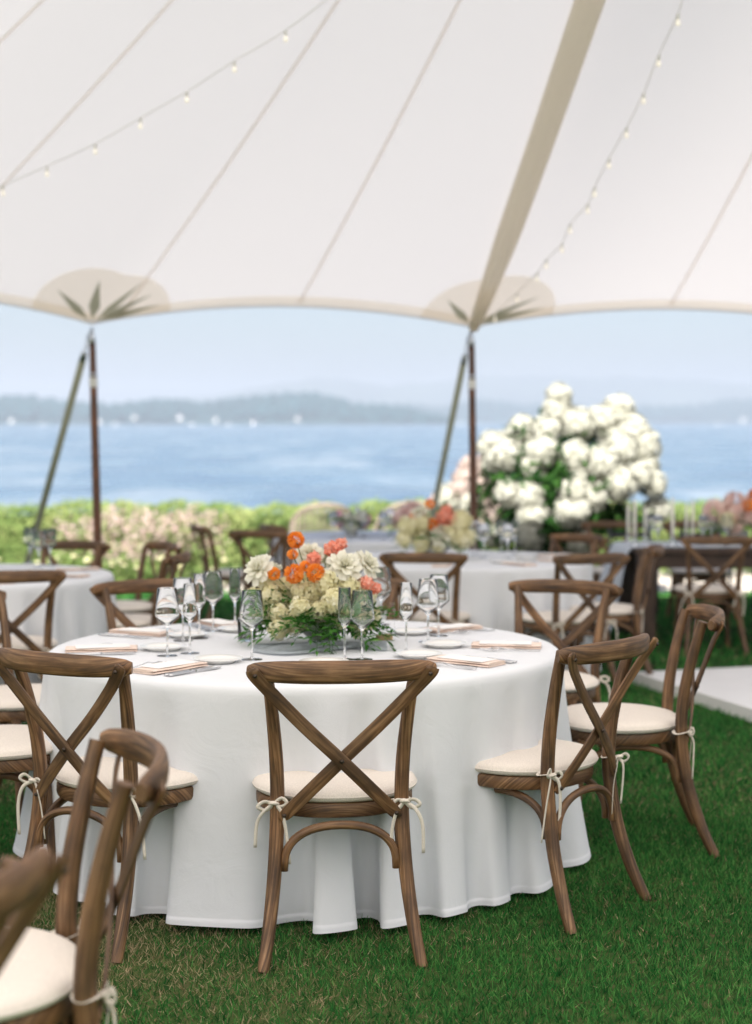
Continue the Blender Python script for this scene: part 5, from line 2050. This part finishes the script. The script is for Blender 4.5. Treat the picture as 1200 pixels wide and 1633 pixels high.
daisy_patch(-2.75, 15.6, 81, 'leafy clump with white daisies at the foot of the plume flowers')
daisy_patch(-2.2, 15.7, 82, 'leafy clump with white daisies behind the two side chairs')
daisy_patch(-3.4, 15.8, 83, 'leafy clump with white daisies behind the left table')


def bush(x, y, rad, h, seed, label, nl=1500):
    t = thing('leafy_shrub', label, 'shrub', (x, y, 0), 0, 'leafy shrubs in front of the hedge')
    leaf_cloud('foliage', nl, (0, 0, h * .5), (rad, rad * .8, h * .52), .085, seed, HEDGE_L, t, .1, .85, shell=.45)
    mb = MB()
    for k in range(6):
        a = k * PI / 3
        sweep(mb, [(0.02 * math.cos(a), .02 * math.sin(a), 0), (rad * .5 * math.cos(a), rad * .4 * math.sin(a), h * .55)], (.012, .012), ns=5)
    obj('stem', mb.mesh('shrub_stems'), STEM, t)


bush(-1.35, 19.3, .45, .72, 91, 'bright green shrub right of the plume flowers')
bush(-0.95, 19.4, .40, .66, 92, 'bright green shrub behind the half-profile chair')
bush(3.9, 17.6, .6, .62, 93, 'green shrub behind the candles of the long table')
bush(2.6, 17.8, .5, .60, 94, 'green shrub just right of the white hydrangeas')
bush(5.0, 18.0, .6, .62, 95, 'green shrub beyond the pink dahlias at the right edge')

# ------------------------------------------------------------------ the lawn's grass blades
BLADE_V = np.array([(-.055, 0, 0), (.055, 0, 0), (-.045, .10, .45), (.045, .10, .45), (0, .32, .95)])
BLADE_F = np.array([(0, 1, 3), (0, 3, 2), (2, 3, 4)])


def grass_zone(n, y0, y1, halfw, hgt, wid, seed):
    r = np.random.default_rng(seed)
    y = np.sqrt(r.uniform(y0 ** 2, y1 ** 2, n))
    x = r.uniform(-1, 1, n) * (halfw * y + 0.5)
    # keep clear of what stands under the main cloth, the dance floor
    keep = (np.hypot(x - T1.x, y - T1.y) > 0.80)
    q = (x - a0.x) * e1.x + (y - a0.y) * e1.y
    s = (x - a0.x) * e2.x + (y - a0.y) * e2.y
    keep &= ~((q > -.02) & (q < 2.46) & (s > -.02) & (s < 4.9))
    x, y = x[keep], y[keep]
    n = len(x)
    # dry straw-coloured patches, more of them at the left and in front
    pn = (np.sin(x * 2.1 + 1.0 + 0.8 * np.sin(y * 1.3)) * np.sin(y * 2.6 + 0.5 + 0.9 * np.sin(x * 1.7)) + 0.6 * np.sin(x * 5.3 + y * 3.1) * np.sin(y * 6.1 - x * 2.2))
    left = np.clip((0.55 - x) / 1.6, 0, 1) * np.clip((7.5 - y) / 3.0, 0, 1)
    dry = np.clip(0.07 + 0.66 * left + 0.38 * pn * (0.30 + left), 0.025, 0.9)
    isdry = r.random(n) < dry
    tone = np.where(isdry, 0.67 + 0.33 * r.random(n) ** 1.7, np.clip(r.uniform(0.0, 0.62, n) + 0.07 * np.sin(x * 3.3 + y * 1.1) * np.sin(y * 4.1 - x) - 0.06 * left, 0.0, 0.62))
    lean = r.normal(0, 0.55, (n, 2)) * np.where(isdry, 1.8, 1.0)[:, None]
    up = np.stack([lean[:, 0], lean[:, 1], np.ones(n)], 1)
    M = frames(up)
    hh = hgt * (0.55 + 0.8 * r.random(n)) * np.where(isdry, 0.78, 1.0)
    tv = BLADE_V * np.array([wid / hgt, 1, 1])
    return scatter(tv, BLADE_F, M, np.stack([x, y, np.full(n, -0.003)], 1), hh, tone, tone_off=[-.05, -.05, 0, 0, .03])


def grass_obj(arr, label):
    V, F, T = arr
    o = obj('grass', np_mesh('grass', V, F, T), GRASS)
    o['kind'] = 'stuff'
    tag(o, label, 'grass')


grass_obj(grass_zone(210000, 2.6, 6.0, 0.36, 0.031, 0.024, 101), 'short mown grass in front with dry straw patches')
grass_obj(grass_zone(90000, 6.0, 9.6, 0.36, 0.042, 0.05, 102), 'short green grass between the tables')
grass_obj(grass_zone(50000, 9.6, 15.6, 0.40, 0.055, 0.12, 103), 'far green grass running to the gravel path')

# ------------------------------------------------------------------ turn everything with the sloping lawn
for o in list(SC.objects):
    if o.parent is None and o.type in {'MESH', 'EMPTY'} and o.name not in GRAVITY:
        o.matrix_basis = R_SLOPE @ o.matrix_basis
